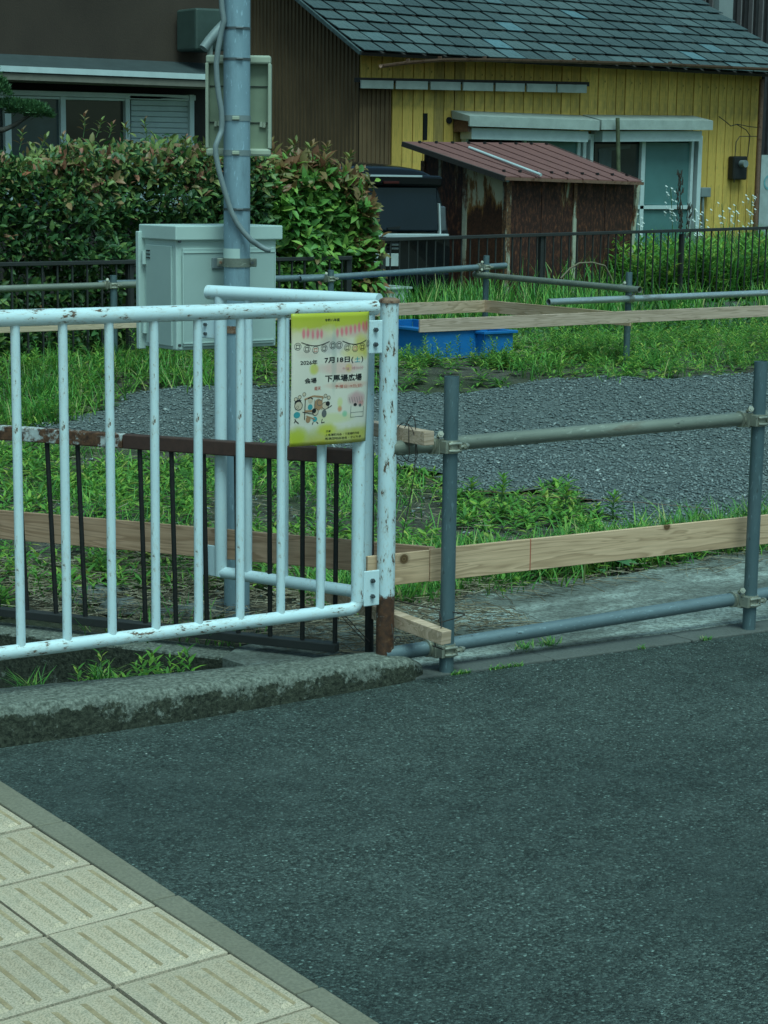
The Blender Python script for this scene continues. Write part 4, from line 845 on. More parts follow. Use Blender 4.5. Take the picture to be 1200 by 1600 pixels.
# ------------------------------------------------------------------ HOUSES
def rect(mb, px0, py0, px1, py1, Y, th, slope=None):
    """slab whose front face fills a pixel rectangle on the plane Y; slope: extra pixel drop from left to right"""
    s = slope if slope is not None else 0.0
    a, b, c, d = onY(px0, py0, Y), onY(px1, py0+s, Y), onY(px1, py1+s, Y), onY(px0, py1, Y)
    T = Vector((0, th, 0)); b.x = c.x = (b.x+c.x)/2; a.x = d.x = (a.x+d.x)/2
    return mb.add([a, b, c, d, a+T, b+T, c+T, d+T], [(0,3,2,1),(4,5,6,7),(0,1,5,4),(1,2,6,5),(2,3,7,6),(3,0,4,7)])
YH, XG = 20.8, 15.13
zh = lambda X, z: z+.022*(X-XG)
hs = thing('yellow_house', 'old single storey house of yellow vertical boards and brown ribbed cladding under a slate roof', 'house', (19, 22, 0))
XR = 22.76
part('wall', MB().box(((XG+XR)/2, YH+.25, 1.6), (XR-XG-.04, .4, 3.3)), M['soffit'], hs, label='dark backing wall')
X = XG+.004; k = 0
while X < XR-.02:
    w = .176; xe = min(X+w, XR); zb_ = 2.86 if X < 15.58 else -.1
    top = 3.26; dz = .02*random.uniform(-1, 1)
    if not (15.5 < X < 15.60 and False):
        x0_, x1_ = X+.004, xe-.009
        dy = random.uniform(-.008, .006); b = MB()
        V = [(x0_, YH-.012+dy, zh(x0_, zb_)), (x1_, YH-.012+dy, zh(x1_, zb_)), (x1_, YH+.02, zh(x1_, zb_)), (x0_, YH+.02, zh(x0_, zb_)), (x0_, YH-.012+dy, zh(x0_, top)), (x1_, YH-.012+dy, zh(x1_, top)), (x1_, YH+.02, zh(x1_, top)), (x0_, YH+.02, zh(x0_, top))]
        b.add(V, [(0,3,2,1),(4,5,6,7),(0,1,5,4),(1,2,6,5),(2,3,7,6),(3,0,4,7)])
        part('wall_board', b, M['yellow_faded'] if 16.05 < X < 16.95 and k % 2 else M['yellow'], hs, (X, YH, 0), bevel=.005)
    X += w; k += 1
# ribbed brown cladding: the gable side and its return round the corner
def ribbed(p0, p1, z0, ztop, nrm, pitch=.088, d=.018):
    m = MB(); p0 = Vector(p0); p1 = Vector(p1); L = (p1-p0).length; u = (p1-p0)/L; n = int(L/pitch); nrm = Vector(nrm)
    for i in range(n):
        pr = []
        for t_, o in ((0, 0), (.62, 0), (.70, -1), (.92, -1), (1, 0)):
            s = (i+t_)*L/n; q = p0+u*s+nrm*d*(o); pr.append((q, ztop(s)))
        V = [(q.x, q.y, z0) for q, z in pr]+[(q.x, q.y, z) for q, z in pr]
        m.add(V, [(j, j+1, 6+j, 5+j) for j in range(4)])
    return m
E0 = onY(565, 80, 20.35); VG = onX(470, 0, E0.x); SL = (VG.z-E0.z)/(VG.y-E0.y); ANG = math.atan(SL)
roofz = lambda Y: E0.z+(Y-E0.y)*SL
m = ribbed((XG-.012, YH, 0), (XG-.012, 26, 0), -.1, lambda s: roofz(YH+s)-.06, (1, 0, 0)); part('gable_cladding', m, M['cladding'], hs)
m = ribbed((XG-.012, YH-.020, 0), (15.625, YH-.020, 0), -.1, lambda s: zh(XG+s, 2.80), (0, 1, 0), .07); part('corner_cladding', m, M['cladding'], hs)
part('wall', MB().box((XG+.2, 23.4, 1.3), (.3, 5, 2.7)), M['soffit'], hs)
# roof: deck, slates laid in courses, verge trim
up_ = Vector((0, math.cos(ANG), math.sin(ANG))); nr = Vector((0, -math.sin(ANG), math.cos(ANG)))
def onroof(px, py):
    d = ray(px, py); t = (E0-CAM).dot(nr)/d.dot(nr); return CAM+d*t
XRR = (onroof(1185, 60).x+onroof(1077, 0).x)/2
rfz = lambda X: .006*(X-E0.x)
dk = MB(); a = E0-nr*.05; 
V = []
for q in (-.055, -.012): V += [E0+nr*q+Vector((0, 0, 0)), Vector((XRR, E0.y, E0.z+rfz(XRR)))+nr*q, Vector((XRR, E0.y, E0.z+rfz(XRR)))+up_*6+nr*q, E0+up_*6+nr*q]
dk.add(V, [(0,3,2,1),(4,5,6,7),(0,1,5,4),(1,2,6,5),(2,3,7,6),(3,0,4,7)])
roof = part('roof', dk, M['soffit'], hs)
sm_ = MB(); TP, TR = (XRR-E0.x)/round((XRR-E0.x)/.345), .318
c0 = [Vector((-TP/2+.020, 0, .034)), Vector((TP/2-.016, 0, .034)), Vector((TP/2-.018, TR+.02, .004)), Vector((-TP/2+.022, TR+.02, .004))]
sm_.add([p for p in c0]+[p-Vector((0, 0, .012)) for p in c0], [(0,1,2,3),(4,7,6,5),(0,4,5,1),(1,5,6,2),(2,6,7,3),(3,7,4,0)])
for q in (-.09, .02, .11): sm_.prism([(-.003, 0, 0), (.003, 0, 0), (0, 0, .004)], (q, .01, .0325), (q, TR, .003))
sme = mesh_of('roof_slate', sm_, M['slate'])
ncol = round((XRR-E0.x)/TP); nrow = 12
for j in range(nrow):
    for i in range(ncol):
        X = E0.x+TP*(i+.5); P_ = Vector((X, E0.y, E0.z+rfz(X)))+up_*(j*TR-.03)+nr*(.003+random.uniform(0, .004))
        o = bpy.data.objects.new('roof_slate', sme); COL.objects.link(o); o.parent = roof; o.location = P_-ORG[roof.name]
        o.rotation_euler = (ANG+random.uniform(-.012, .012), random.uniform(-.02, .02), random.uniform(-.022, .022))
part('verge_trim', MB().bar(E0-Vector((.02, 0, .02)), E0-Vector((.02, 0, .02))+up_*6, .03, .05), M['slate'], hs)
gp = [onY(x, y, 20.22) for x, y in ((595, 101), (640, 95), (690, 91), (760, 91), (900, 94), (1050, 99), (1215, 107))]
m = MB()
for a, b in zip(gp[:-1], gp[1:]):
    pr = [(0, .045*math.cos(q)+.0, .045*math.sin(q)) for q in np.linspace(math.pi, 2*math.pi, 7)]+[(0, .040*math.cos(q), .040*math.sin(q)) for q in np.linspace(2*math.pi, math.pi, 7)]
    m.prism(pr, a, b+ (b-a).normalized()*.01)
part('gutter', m, M['copper'], hs)
for a in gp[1:]: part('gutter_bracket', MB().box(a+Vector((0, .04, .0)), (.010, .07, .055)), M['copper'], hs)
dpx = onY(1186, 200, 20.6); part('downpipe', MB().tube([(dpx.x+.02, 20.6, 3.2), (dpx.x+.02, 20.6, .1)], .038, 12), M['copper'], hs)
part('corner_trim', MB().box((XR+.02, YH-.005, 1.6), (.05, .06, 3.3)), M['soffit'], hs)
# old awning rail with white louvre panels
rl = MB(); rect(rl, 562, 121, 921, 128, 20.64, .12, 7); part('awning_rail', rl, M['soffit'], hs)
for a, b in ((565, 615), (619, 669), (673, 720), (724, 771), (775, 820), (824, 869), (872, 917)):
    y = 125+(a-565)*.021; p = MB(); rect(p, a, y, b, y+13, 20.60, .03, (b-a)*.021); part('louvre_panel', p, M['white_trim'], hs, bevel=.004)
# window canopy in two lengths
def canopy(x0, y0, x1, sl, lab):
    a, b = onY(x0, y0+6, 20.38), onY(x1, y0+6+sl, 20.38)
    pr = [(0, .40, .13), (0, 0, .05), (0, 0, -.085), (0, .03, -.085), (0, .03, -.02), (0, .38, .02)]
    m_ = MB().prism(pr, a, b); o = part('window_canopy', m_, M['white_trim'], hs, label=lab)
    m2 = MB().prism([(0, .10, -.10), (0, .10, -.25), (0, .34, -.25), (0, .34, -.10)], a+Vector((.12, 0, 0)), b-Vector((.12, 0, 0))); q = part('under_panel', m2, M['alu'], None); q.parent = o; q.location = -ORG[hs.name]
canopy(734, 181, 937, 7, 'left length of the canopy, slipped at the joint'); canopy(940, 187, 1114, 1, 'right length of the canopy')
ca = onY(730, 190, 20.40); part('canopy_end', MB().box(ca+Vector((.09, .22, -.05)), (.04, .30, .16)), M['copper'], hs)
# terrace windows
def window(parts, lab):
    f = None
    for nm, r_, mt, Y, th in parts:
        p = MB(); rect(p, *r_[:4], Y, th, r_[4] if len(r_) > 4 else 0)
        if f is None: f = part('window', p, mt, hs, label=lab)
        else:
            o = part(nm, p, mt, None, bevel=.004); o.parent = f; o.location = -ORG[hs.name]
window([('w', (728, 208, 913, 420, 2), M['darkhole'], 20.76, .03), ('pane', (734, 222, 818, 415, 1), M['glass_curtain'], 20.72, .02), ('pane', (822, 220, 902, 415, 1), M['frosted'], 20.70, .02),
        ('frame', (726, 207, 914, 214, 2), M['alu'], 20.66, .1), ('frame', (816, 214, 821, 415, 0), M['alu'], 20.67, .05), ('frame', (900, 214, 905, 415), M['alu'], 20.67, .06), ('frame', (909, 208, 914, 415), M['alu'], 20.65, .1), ('frame', (726, 214, 730, 415), M['alu'], 20.65, .1)], 'left terrace window, partly behind the shed')
window([('w', (920, 208, 1092, 430, 2), M['darkhole'], 20.76, .03), ('pane', (928, 224, 1000, 322, 1), M['glass'], 20.72, .02), ('pane', (1008, 222, 1076, 320, 1), M['frosted'], 20.70, .02),
        ('frame', (919, 209, 1094, 219, 2), M['alu'], 20.66, .1), ('frame', (920, 214, 925, 425), M['alu'], 20.65, .1), ('frame', (1000, 220, 1006, 425), M['alu'], 20.66, .06), ('frame', (1077, 220, 1081, 425), M['alu'], 20.66, .06), ('frame', (1088, 212, 1094, 425), M['alu'], 20.65, .1),
        ('lower_panel', (928, 328, 1078, 425), M['frosted'], 20.70, .02), ('frame', (926, 321, 1079, 327), M['alu'], 20.66, .05),
        ('curtain', (935, 232, 955, 300), M['glass_curtain'], 20.71, .005), ('curtain', (935, 232, 985, 238, -6), M['glass_curtain'], 20.712, .005)], 'right terrace window with a dark pane and a teal screened pane')
part('prop_pole', MB().tube([onY(965, 184, 20.3), onY(967, 300, 20.3)], .030, 10), flat('mossy_bamboo', (.10, .11, .06), .7, var=.4, sc=12), hs)
p = MB(); rect(p, 1146, 244, 1168, 281, 20.66, .12); mtb = part('power_meter', p, M['black'], hs, bevel=.02)
q = onY(1161, 256, 20.62); o = part('meter_glass', MB().tube([q+Vector((0, .06, 0)), q-Vector((0, .06, 0))], .055, 16), M['pvc'], None); o.parent = mtb; o.location = -ORG[hs.name]
p = MB(); rect(p, 1096, 293, 1111, 308, 20.68, .1); part('junction_box', p, M['pvc'], hs, bevel=.01)
part('conduit', MB().tube([onY(1098, 308, 20.72), onY(1098, 420, 20.72)], .022, 8), M['pvc'], hs)
hl = onY(702, 188, YH-.02); part('vent_hole', MB().tube([hl+Vector((0, -.004, 0)), hl+Vector((0, .03, 0))], .045, 16), M['darkhole'], hs)
p = MB(); rect(p, 662, 177, 668, 219, YH-.022, .03); part('broken_board_gap', p, M['darkhole'], hs)
for P_ in ([(1123, 182), (1134, 190), (1142, 197), (1152, 194), (1172, 198), (1183, 199)], [(1152, 195), (1166, 203), (1172, 212), (1168, 245)], [(1183, 213), (1156, 213), (1150, 222), (1148, 250), (1147, 285)]):
    part('service_wire', MB().tube([onY(a, b, 20.6) for a, b in P_], .007, 6), M['black'], hs)
# brown two storey house on the left
bs = thing('brown_house', 'dark brown rendered house with an aluminium window and a louvred shutter above the hedge', 'house', (7, 17, 0)); YB = 16.0
xe = onY(372, 100, YB).x
part('upper_wall', MB().box(((xe-6)/2, YB+.2, 4.3), (xe+6, .4, 3.5)), M['stucco'], bs)
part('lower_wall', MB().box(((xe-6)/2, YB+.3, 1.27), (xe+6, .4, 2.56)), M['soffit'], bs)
part('side_wall', MB().box((xe-.15, YB+2.5, 3.0), (.3, 4.4, 6.0)), M['stucco'], bs)
a, b = onY(0, 108, 15.5), onY(316, 121, 15.5); u_ = (b-a)/(b.x-a.x); a2 = a-u_*9; b2 = b+u_*.45
lg = MB(); lg.prism([(0, 0, .035), (0, 0, -.03), (0, .5, -.03), (0, .5, .16)], a2, b2); part('ledge_roof', lg, flat('zinc_ledge', (.07, .09, .095), .5, .3), bs)
part('ledge_gutter', MB().prism([(0, -.03, .03), (0, -.03, -.02), (0, -.002, -.02), (0, -.002, .03)], a2, b2), M['alu'], bs)
part('ledge_fascia', MB().prism([(0, -.01, -.032), (0, -.01, -.085), (0, .45, -.085), (0, .45, -.032)], a2, b2), M['beige_trim'], bs)
def wpart(nm, r_, mt, Y, th, par, bev=.003):
    p = MB(); rect(p, *r_[:4], Y, th, r_[4] if len(r_) > 4 else 0); o = part(nm, p, mt, None if par else bs, bevel=bev)
    if par: o.parent = par; o.location = -ORG[bs.name]
    return o
wn_ = wpart('window', (-160, 141, 303, 330, 13), M['darkhole'], 16.02, .04, None)
wpart('frame', (-160, 135, 306, 143, 14), M['alu'], 15.93, .12, wn_); wpart('frame', (-160, 145, 200, 149, 9), M['alu'], 15.95, .08, wn_)
for x0_, x1_ in ((9, 19), (96, 104), (197, 204)): wpart('frame', (x0_, 149, x1_, 330), M['alu'], 15.94, .08, wn_)
wpart('pane', (-150, 150, 9, 330), M['glass'], 15.99, .015, wn_); wpart('pane', (19, 152, 97, 330), M['glass_curtain'], 15.985, .015, wn_); wpart('pane', (104, 154, 197, 330, 2), M['glass_brown'], 15.99, .015, wn_)
sh = wpart('shutter', (204, 150, 300, 330, 4), M['shutter'], 16.0, .03, None, 0)
wpart('frame', (297, 148, 304, 330), M['alu'], 15.92, .1, sh); wpart('frame', (203, 149, 300, 155, 3), M['alu'], 15.93, .1, sh)
for k in range(19): wpart('slat', (205, 156+8.6*k, 296, 164.2+8.6*k, 2), M['shutter'], 15.955, .03, sh, .006)
ov = wpart('wall_duct_box', (306, 12, 352, 78, 2), flat('green_grey_duct', (.045, .07, .062), .6), 15.6, .35, None, .02)
part('flexible_duct', MB().tube([onY(318, 76, 15.5), onY(328, 62, 15.5), onY(340, 48, 15.5), onY(352, 36, 15.5)], .045, 10), M['pvc'], bs)
part('flexible_duct', MB().tube([onY(328, 70, 15.55), onY(328, 92, 15.55)], .025, 8), M['white_trim'], bs)
# dark ribbed building behind on the right
rb = thing('ribbed_building', 'dark ribbed metal building with a pale column rising behind the slate roof', 'building', (29, 27, 0))
m = ribbed((22, 26.5, 0), (36, 26.5, 0), -.1, lambda s: 8, (0, 1, 0), .16, .05); part('wall', m, flat('dark_ribbed_metal', (.030, .026, .028), .6, var=.3), rb)
p = MB(); rect(p, 1124, -60, 1146, 60, 26.2, .28); part('column', p, M['grey_wall'], rb)
for x in (1086, 1101, 1113, 1158, 1176, 1192):
    p = MB(); rect(p, x, -60, x+1.6, 80, 26.3, .1); part('downspout', p, flat('pinkish_grey_pipe', (.16, .14, .145), .6), rb)
sb = thing('white_signboard', 'white board with a round blue mark at the right edge beyond the yellow house', 'sign', onY(1210, 390, 22.0))
a = onY(1192, 242, 22.0); part('panel', MB().box((a.x+.9, 22.05, 1.15), (1.8, .05, 1.9)), flat('white_board', (.40, .45, .45), .5), sb)
q = onY(1198, 285, 21.99); m = MB(); n_ = 24; V = [(q.x+.08+r_*math.cos(6.2832*k/n_), 22.018, q.z+r_*math.sin(6.2832*k/n_)) for r_ in (.12, .085) for k in range(n_)]
m.add(V, [(k, (k+1) % n_, n_+(k+1) % n_, n_+k) for k in range(n_)]); part('round_mark', m, flat('pale_blue_mark', (.16, .36, .40), .6), sb)

# ------------------------------------------------------------------ SHED
YS = 17.3; sh_ = thing('rusty_shed', 'low rusted sheet metal shed with a maroon sloping roof beside the black van', 'shed', (15.5, 18.2, .15))
cx0, cx1 = onY(791, 330, YS).x, onY(996, 300, YS).x; yb_ = onX(661, 300, cx0).y
FL, FRt = onY(789, 275, YS-.16), onY(1005, 283, YS-.16); BL = onX(629, 221, FL.x); BR = onY(853, 223.5, BL.y); 
def rp_(u, v, dz=0): a = FL.lerp(FRt, u); b = BL.lerp(BR, u); p = a.lerp(b, v); return p+Vector((0, 0, dz))
ns = 9
for k in range(ns):
    u0, u1 = k/ns, (k+1)/ns; e = .004; m = MB()
    P0 = [rp_(u0, -.0), rp_(u1-.012, -.0), rp_(u1-.012, 1), rp_(u0, 1)]
    m.add(P0+[p-Vector((0, 0, .018)) for p in P0], [(0,1,2,3),(4,7,6,5),(0,4,5,1),(1,5,6,2),(2,6,7,3),(3,7,4,0)])
    m.bar(rp_(u1-.006, 0, .006), rp_(u1-.006, 1, .006), .010, .005); part('roof_sheet', m, M['rust_roof'], sh_)
    for v in (.12, .95):
        p = rp_(u1-.03, v, .015); part('roof_hook', MB().box(p, (.02, .04, .028)), M['black'], sh_)
part('roof_edge', MB().bar(rp_(0, 0, -.03), rp_(0, 1, -.03), .03, .06), M['soffit'], sh_); part('roof_edge', MB().bar(rp_(0, 0, -.03), rp_(1, 0, -.03), .03, .035), M['copper'], sh_)
lean_ = .10
def wq(m, x0, x1, z1a, z1b):
    P0 = [Vector((x0, YS, .0)), Vector((x1, YS, .0)), Vector((x1, YS, z1b)), Vector((x0, YS, z1a))]; T = Vector((0, .02, 0))
    m.add(P0+[p+T for p in P0], [(0,3,2,1),(4,5,6,7),(0,1,5,4),(1,2,6,5),(2,3,7,6),(3,0,4,7)])
zf_ = lambda x: FL.z+(FRt.z-FL.z)*(x-FL.x)/(FRt.x-FL.x)-.04
fx = [cx0+.05]+[onY(q, 330, YS).x for q in (846, 897, 945)]+[cx1-.05]
for a, b in zip(fx[:-1], fx[1:]): m = MB(); wq(m, a+.004, b-.004, zf_(a), zf_(b)); part('wall_sheet', m, M['rust_sheet'], sh_, bevel=.006)
ym = onX(727, 330, cx0).y
for a, b, mt in ((YS+.04, ym, 'rust_left'), (ym, yb_, 'rust_sheet')):
    zr_ = lambda y: FL.z+(BL.z-FL.z)*(y-FL.y)/(BL.y-FL.y)-.05
    P0 = [Vector((cx0, a, 0)), Vector((cx0, b-.01, 0)), Vector((cx0, b-.01, zr_(b))), Vector((cx0, a, zr_(a)))]; T = Vector((.02, 0, 0)); m = MB()
    m.add(P0+[p+T for p in P0], [(0,1,2,3),(4,7,6,5),(0,4,5,1),(1,5,6,2),(2,6,7,3),(3,7,4,0)]); part('wall_sheet', m, M[mt], sh_)
M['trim_rust'] = rusty('rust_streaked_trim', (.36, .35, .27), (.46, .45, .36), .47, .7, 0, 5, (1, 1, .3), ((.05, .022, .015), (.20, .09, .04)))
part('corner_trim', MB().box((cx0+.015, YS+.01, .8), (.075, .07, 1.62)), M['trim_rust'], sh_)
part('corner_trim', MB().bar((cx1-.16, YS-.005, .0), (cx1-.01, YS-.005, zf_(cx1)), .05, .05, up=(0, 1, 0)), M['trim_rust'], sh_)
part('wall_strip', MB().box((fx[2], YS-.012, .8), (.05, .02, 1.6)), M['trim_rust'], sh_)
part('wall_strip', MB().box((cx0-.010, ym, .85), (.02, .07, 1.7)), M['trim_rust'], sh_)
part('rear_trim', MB().box((cx0+.01, yb_, .9), (.06, .06, 1.9)), M['trim_rust'], sh_)
part('back_wall', MB().box(((cx0+cx1)/2, yb_+.02, .8), (cx1-cx0, .03, 1.6)), M['rust_sheet'], sh_)
part('end_wall', MB().box((cx1-.03, (YS+yb_)/2, .8), (.03, yb_-YS-.1, 1.6)), M['rust_sheet'], sh_)
rA = onroofp = None
def onshed(px, py):
    n = (FRt-FL).cross(BL-FL); d = ray(px, py); return CAM+d*((FL-CAM).dot(n)/d.dot(n))
solo('metal_tube', MB().tube([onshed(733, 235)+Vector((0, 0, .035)), onshed(845, 278)+Vector((0, 0, .035))], .018, 8), M['alu'], 'pale metal tube lying across the maroon shed roof', 'tube')

# ------------------------------------------------------------------ VAN
cb = onY(702, 370, 17.45).x
van = thing('black_van', 'black minivan parked tail towards the road between the bush and the rusty shed', 'car', (cb-.86, 19.6, .1))
CXc = cb-.865
def ringx(y, hw, zb0, zt0, sh=0.0, tw=.80):
    P = []; 
    prof = [(-.90, 0.02), (-1.0, .14), (-1.0, .42), (-.985, .52), (-tw-.04, .90), (-tw+.06, .975), (-tw+.25, 1.0), (0, 1.012), (tw-.25, 1.0), (tw-.06, .975), (tw+.04, .90), (.985, .52), (1.0, .42), (1.0, .14), (.90, .02)]
    for a, b in prof: P.append((CXc+a*hw, y+sh*(b-.45)*(b > .45), zb0+(zt0-zb0)*b))
    return P
secs = [ringx(17.44, .87, .36, 1.66, .20, .82), ringx(17.46, .885, .33, 1.73, .18, .83), ringx(17.66, .875, .30, 1.77, .10, .82), ringx(18.6, .865, .28, 1.83, 0, .82), ringx(20.2, .865, .28, 1.81, 0, .82), ringx(21.0, .86, .28, 1.55, 0, .70), ringx(21.5, .85, .30, 1.08, 0, .93), ringx(22.1, .80, .34, .95, 0, .9), ringx(22.2, .70, .4, .85, 0, .85)]
m = MB(); n_ = len(secs[0]); V = [p for s in secs for p in s]
m.add(V, [(i*n_+k, i*n_+k+1, (i+1)*n_+k+1, (i+1)*n_+k) for i in range(len(secs)-1) for k in range(n_-1)], True)
m.add(secs[0], [tuple(range(n_))]); m.add(secs[-1], [tuple(range(n_))[::-1]])
m.add(V, [(i*n_+n_-1, i*n_, (i+1)*n_, (i+1)*n_+n_-1) for i in range(len(secs)-1)])
body = part('body', m, M['car'], van)
sm2 = body.modifiers.new('sub', 'SUBSURF'); sm2.levels = 1; sm2.render_levels = 1
def cp_(nm, r_, mt, Y, th, bev=.01, tilt=0.0, lab=None):
    p = MB(); rect(p, *r_[:4], Y, th, r_[4] if len(r_) > 4 else 0)
    if tilt:
        z0_ = min(v[2] for v in p.v); p.v = [(x, y+(z-z0_)*tilt, z) for x, y, z in p.v]
    return part(nm, p, mt, van, bevel=bev, label=lab)
gl = cp_('rear_window', (505, 290, 687, 361, 1), M['carglass'], 17.40, .06, .02, .10)
cp_('spoiler', (505, 269, 692, 287, 6), M['car'], 17.38, .45, .03)
cp_('spoiler_trim', (512, 272, 660, 275, 2), M['chrome_sheen'], 17.372, .03, .002)
cp_('brake_light', (600, 283, 624, 287), M['lampred'], 17.36, .03, .003)
cp_('garnish', (500, 364.5, 702, 371, 1), M['chrome_sheen'], 17.36, .07, .01)
for x0_, x1_ in ((689, 701), (487, 498)):
    cp_('tail_lamp', (x0_, 322, x1_-2, 362), M['lamp'], 17.42, .14, .02, .08); cp_('lamp_frame', (x0_-1, 318, x0_+1, 366), M['chrome_sheen'], 17.41, .1, .004, .08)
cp_('bumper', (492, 425, 703, 452), M['car'], 17.34, .2, .03); cp_('license_plate', (585, 396, 625, 416), M['plate'], 17.42, .02, .003)
cp_('tailgate_letters', (612, 381, 625, 384), M['chrome'], 17.42, .02, .001); cp_('tailgate_letters', (612, 387, 625, 390), M['chrome'], 17.42, .02, .001)
q = onY(680, 357, 17.42); part('round_badge', MB().tube([q, q+Vector((0, .02, 0))], .035, 16), M['pvc'], van)
part('wiper', MB().bar(onY(605, 357, 17.40), onY(625, 355, 17.40), .02, .02), M['black'], van)
for sx in (-.80, .80):
    for yy in (18.1, 21.2):
        w0 = Vector((CXc+sx*.97, yy, .33)); o = part('wheel', MB().tube([w0-Vector((.10, 0, 0)), w0+Vector((.10, 0, 0))], .32, 24), M['tyre'], van, bevel=.02)
        r_ = part('rim', MB().tube([w0-Vector((.107, 0, 0)), w0+Vector((.107, 0, 0))], .20, 12), M['chrome'], None); r_.parent = o; r_.location = -ORG[van.name]
    for yy, w2 in ((18.5, .8), (19.6, .95)):
        p = MB(); sgn = 1 if sx > 0 else -1
        pts4 = [(CXc+sgn*.858, yy-w2/2, 1.12), (CXc+sgn*.858, yy+w2/2, 1.12), (CXc+sgn*.76, yy+w2/2-.05, 1.58), (CXc+sgn*.76, yy-w2/2+.03, 1.58)]
        p.add([Vector(a)+Vector((sgn*.004, 0, 0)) for a in pts4]+[Vector(a)-Vector((sgn*.03, 0, 0)) for a in pts4], [(0,1,2,3),(4,7,6,5),(0,4,5,1),(1,5,6,2),(2,6,7,3),(3,7,4,0)]); part('side_window', p, M['carglass'], van)

# ------------------------------------------------------------------ FAR DARK FENCES
f2 = thing('bronze_fence', 'long bronze aluminium fence in front of the shed and the tall grass', 'fence', (15, 16, .15), 'bronze bar fences')
zf2 = lambda X: 1.005+(X-11.7)*.0165
part('top_rail', MB().bar((11.6, 16, zf2(11.6)), (24, 16, zf2(24)), .045, .035), M['brown_fence'], f2, bevel=.004)
part('bottom_rail', MB().bar((11.6, 16, .27), (24, 16, .33), .04, .03), M['brown_fence'], f2)
X = 11.7; b0 = None; p1 = onY(848, 400, 16).x; p2 = onY(1067, 400, 16).x
while X < 23.9:
    if b0 is None: b0 = part('bar', MB().box((X, 16, .64), (.013, .013, .74)), M['brown_fence'], f2, (X, 16, .27))
    else:
        c = clone(b0, f2, (X, 16, .27)); c.scale.z = (zf2(X)-.27)/.735
    X += .118
for X in (p1-(p2-p1), p1, p2, p2+(p2-p1), p2+2*(p2-p1)): part('post', MB().box((X, 16.03, .58), (.05, .05, .92)), M['brown_fence'], f2, bevel=.003)
part('fence_kerb', MB().box((17.8, 16.03, .08), (12.6, .14, .30)), M['footing'], f2)
f3 = thing('bronze_fence', 'low bronze aluminium fence along the foot of the hedge', 'fence', (6, 12.6, .15), 'bronze bar fences')
part('top_rail', MB().bar((2.0, 12.6, .985), (9.1, 12.6, .995), .045, .03), M['brown_fence'], f3, bevel=.004)
part('bottom_rail', MB().bar((2.0, 12.6, .29), (9.1, 12.6, .29), .05, .04), M['brown_fence'], f3); b0 = None; X = 2.05
while X < 9.1:
    if b0 is None: b0 = part('bar', MB().box((X, 12.6, .64), (.013, .013, .70)), M['brown_fence'], f3, (X, 12.6, .27))
    else: clone(b0, f3, (X, 12.6, .27))
    X += .12
for X in (3.1, 5.1, 7.1, 9.09): part('post', MB().box((X, 12.63, .57), (.05, .05, .88)), M['brown_fence'], f3, bevel=.003)
part('fence_kerb', MB().box((5.5, 12.66, .05), (7.3, .14, .26)), M['footing'], f3)

# ------------------------------------------------------------------ CRATES
def crate(name, x0, x1, y0, y1, z0, z1, div, mat, lab, group):
    t_ = thing(name, lab, 'crate', ((x0+x1)/2, (y0+y1)/2, z0), group); w = .012; tp = .02
    def wall(nm, a, b, c, d): part(nm, MB().add([Vector(p) for p in (a, b, c, d)]+[Vector(p) for p in (a, b, c, d)], []) if False else MB().box(((a[0]+c[0])/2, (a[1]+c[1])/2, (a[2]+c[2])/2), (abs(c[0]-a[0]) or w, abs(c[1]-a[1]) or w, abs(c[2]-a[2]) or w)), mat, t_, bevel=.004)
    wall('side', (x0, y0, z0), 0, (x1, y0, z1), 0); wall('side', (x0, y1, z0), 0, (x1, y1, z1), 0); wall('side', (x0, y0+w, z0), 0, (x0, y1-w, z1), 0); wall('side', (x1, y0+w, z0), 0, (x1, y1-w, z1), 0)
    part('floor', MB().box(((x0+x1)/2, (y0+y1)/2, z0+.03), (x1-x0-.02, y1-y0-.02, .012)), mat, t_)
    for (a, b, dx, dy) in (((x0+x1)/2, y0-.012, x1-x0+.06, .035), ((x0+x1)/2, y1+.012, x1-x0+.06, .035), (x0-.012, (y0+y1)/2, .035, y1-y0-.012), (x1+.012, (y0+y1)/2, .035, y1-y0-.012)):
        part('rim', MB().box((a, b, z1+.006), (dx, dy, .022)), mat, t_, bevel=.004)
    for k in range(div): x = x0+(x1-x0)*(k+1)/(div+1); part('divider', MB().box((x, (y0+y1)/2, (z0+z1)/2+.05), (.03, y1-y0-.02, z1-z0-.12)), mat, t_, bevel=.004)
    for k in range(4): x = x0+(x1-x0)*(k+.5)/4; part('rib', MB().box((x, y0-.010, (z0+z1)/2-.04), (.014, .016, z1-z0-.12)), mat, t_)
    return t_
c1, c2 = onY(640, 520, 11.30), onY(752, 520, 11.30)
crate('blue_crate', onY(640, 520, 11.6).x, onY(750, 520, 11.4).x, 11.40, 12.25, .28, .50, 1, M['blue'], 'long open blue plastic crate with a divider behind the far board', 'blue plastic crates')
crate('blue_crate', onY(758, 520, 11.3).x, onY(801, 520, 11.3).x, 11.30, 11.60, .26, .47, 0, M['blue'], 'shorter blue plastic crate at the foot of the far corner post', 'blue plastic crates')
crate('white_crate', onY(608, 430, 14.6).x, onY(638, 430, 14.6).x, 14.6, 14.9, .42, .60, 0, M['plate'], 'small white plastic crate behind the dark fence below the van', None)

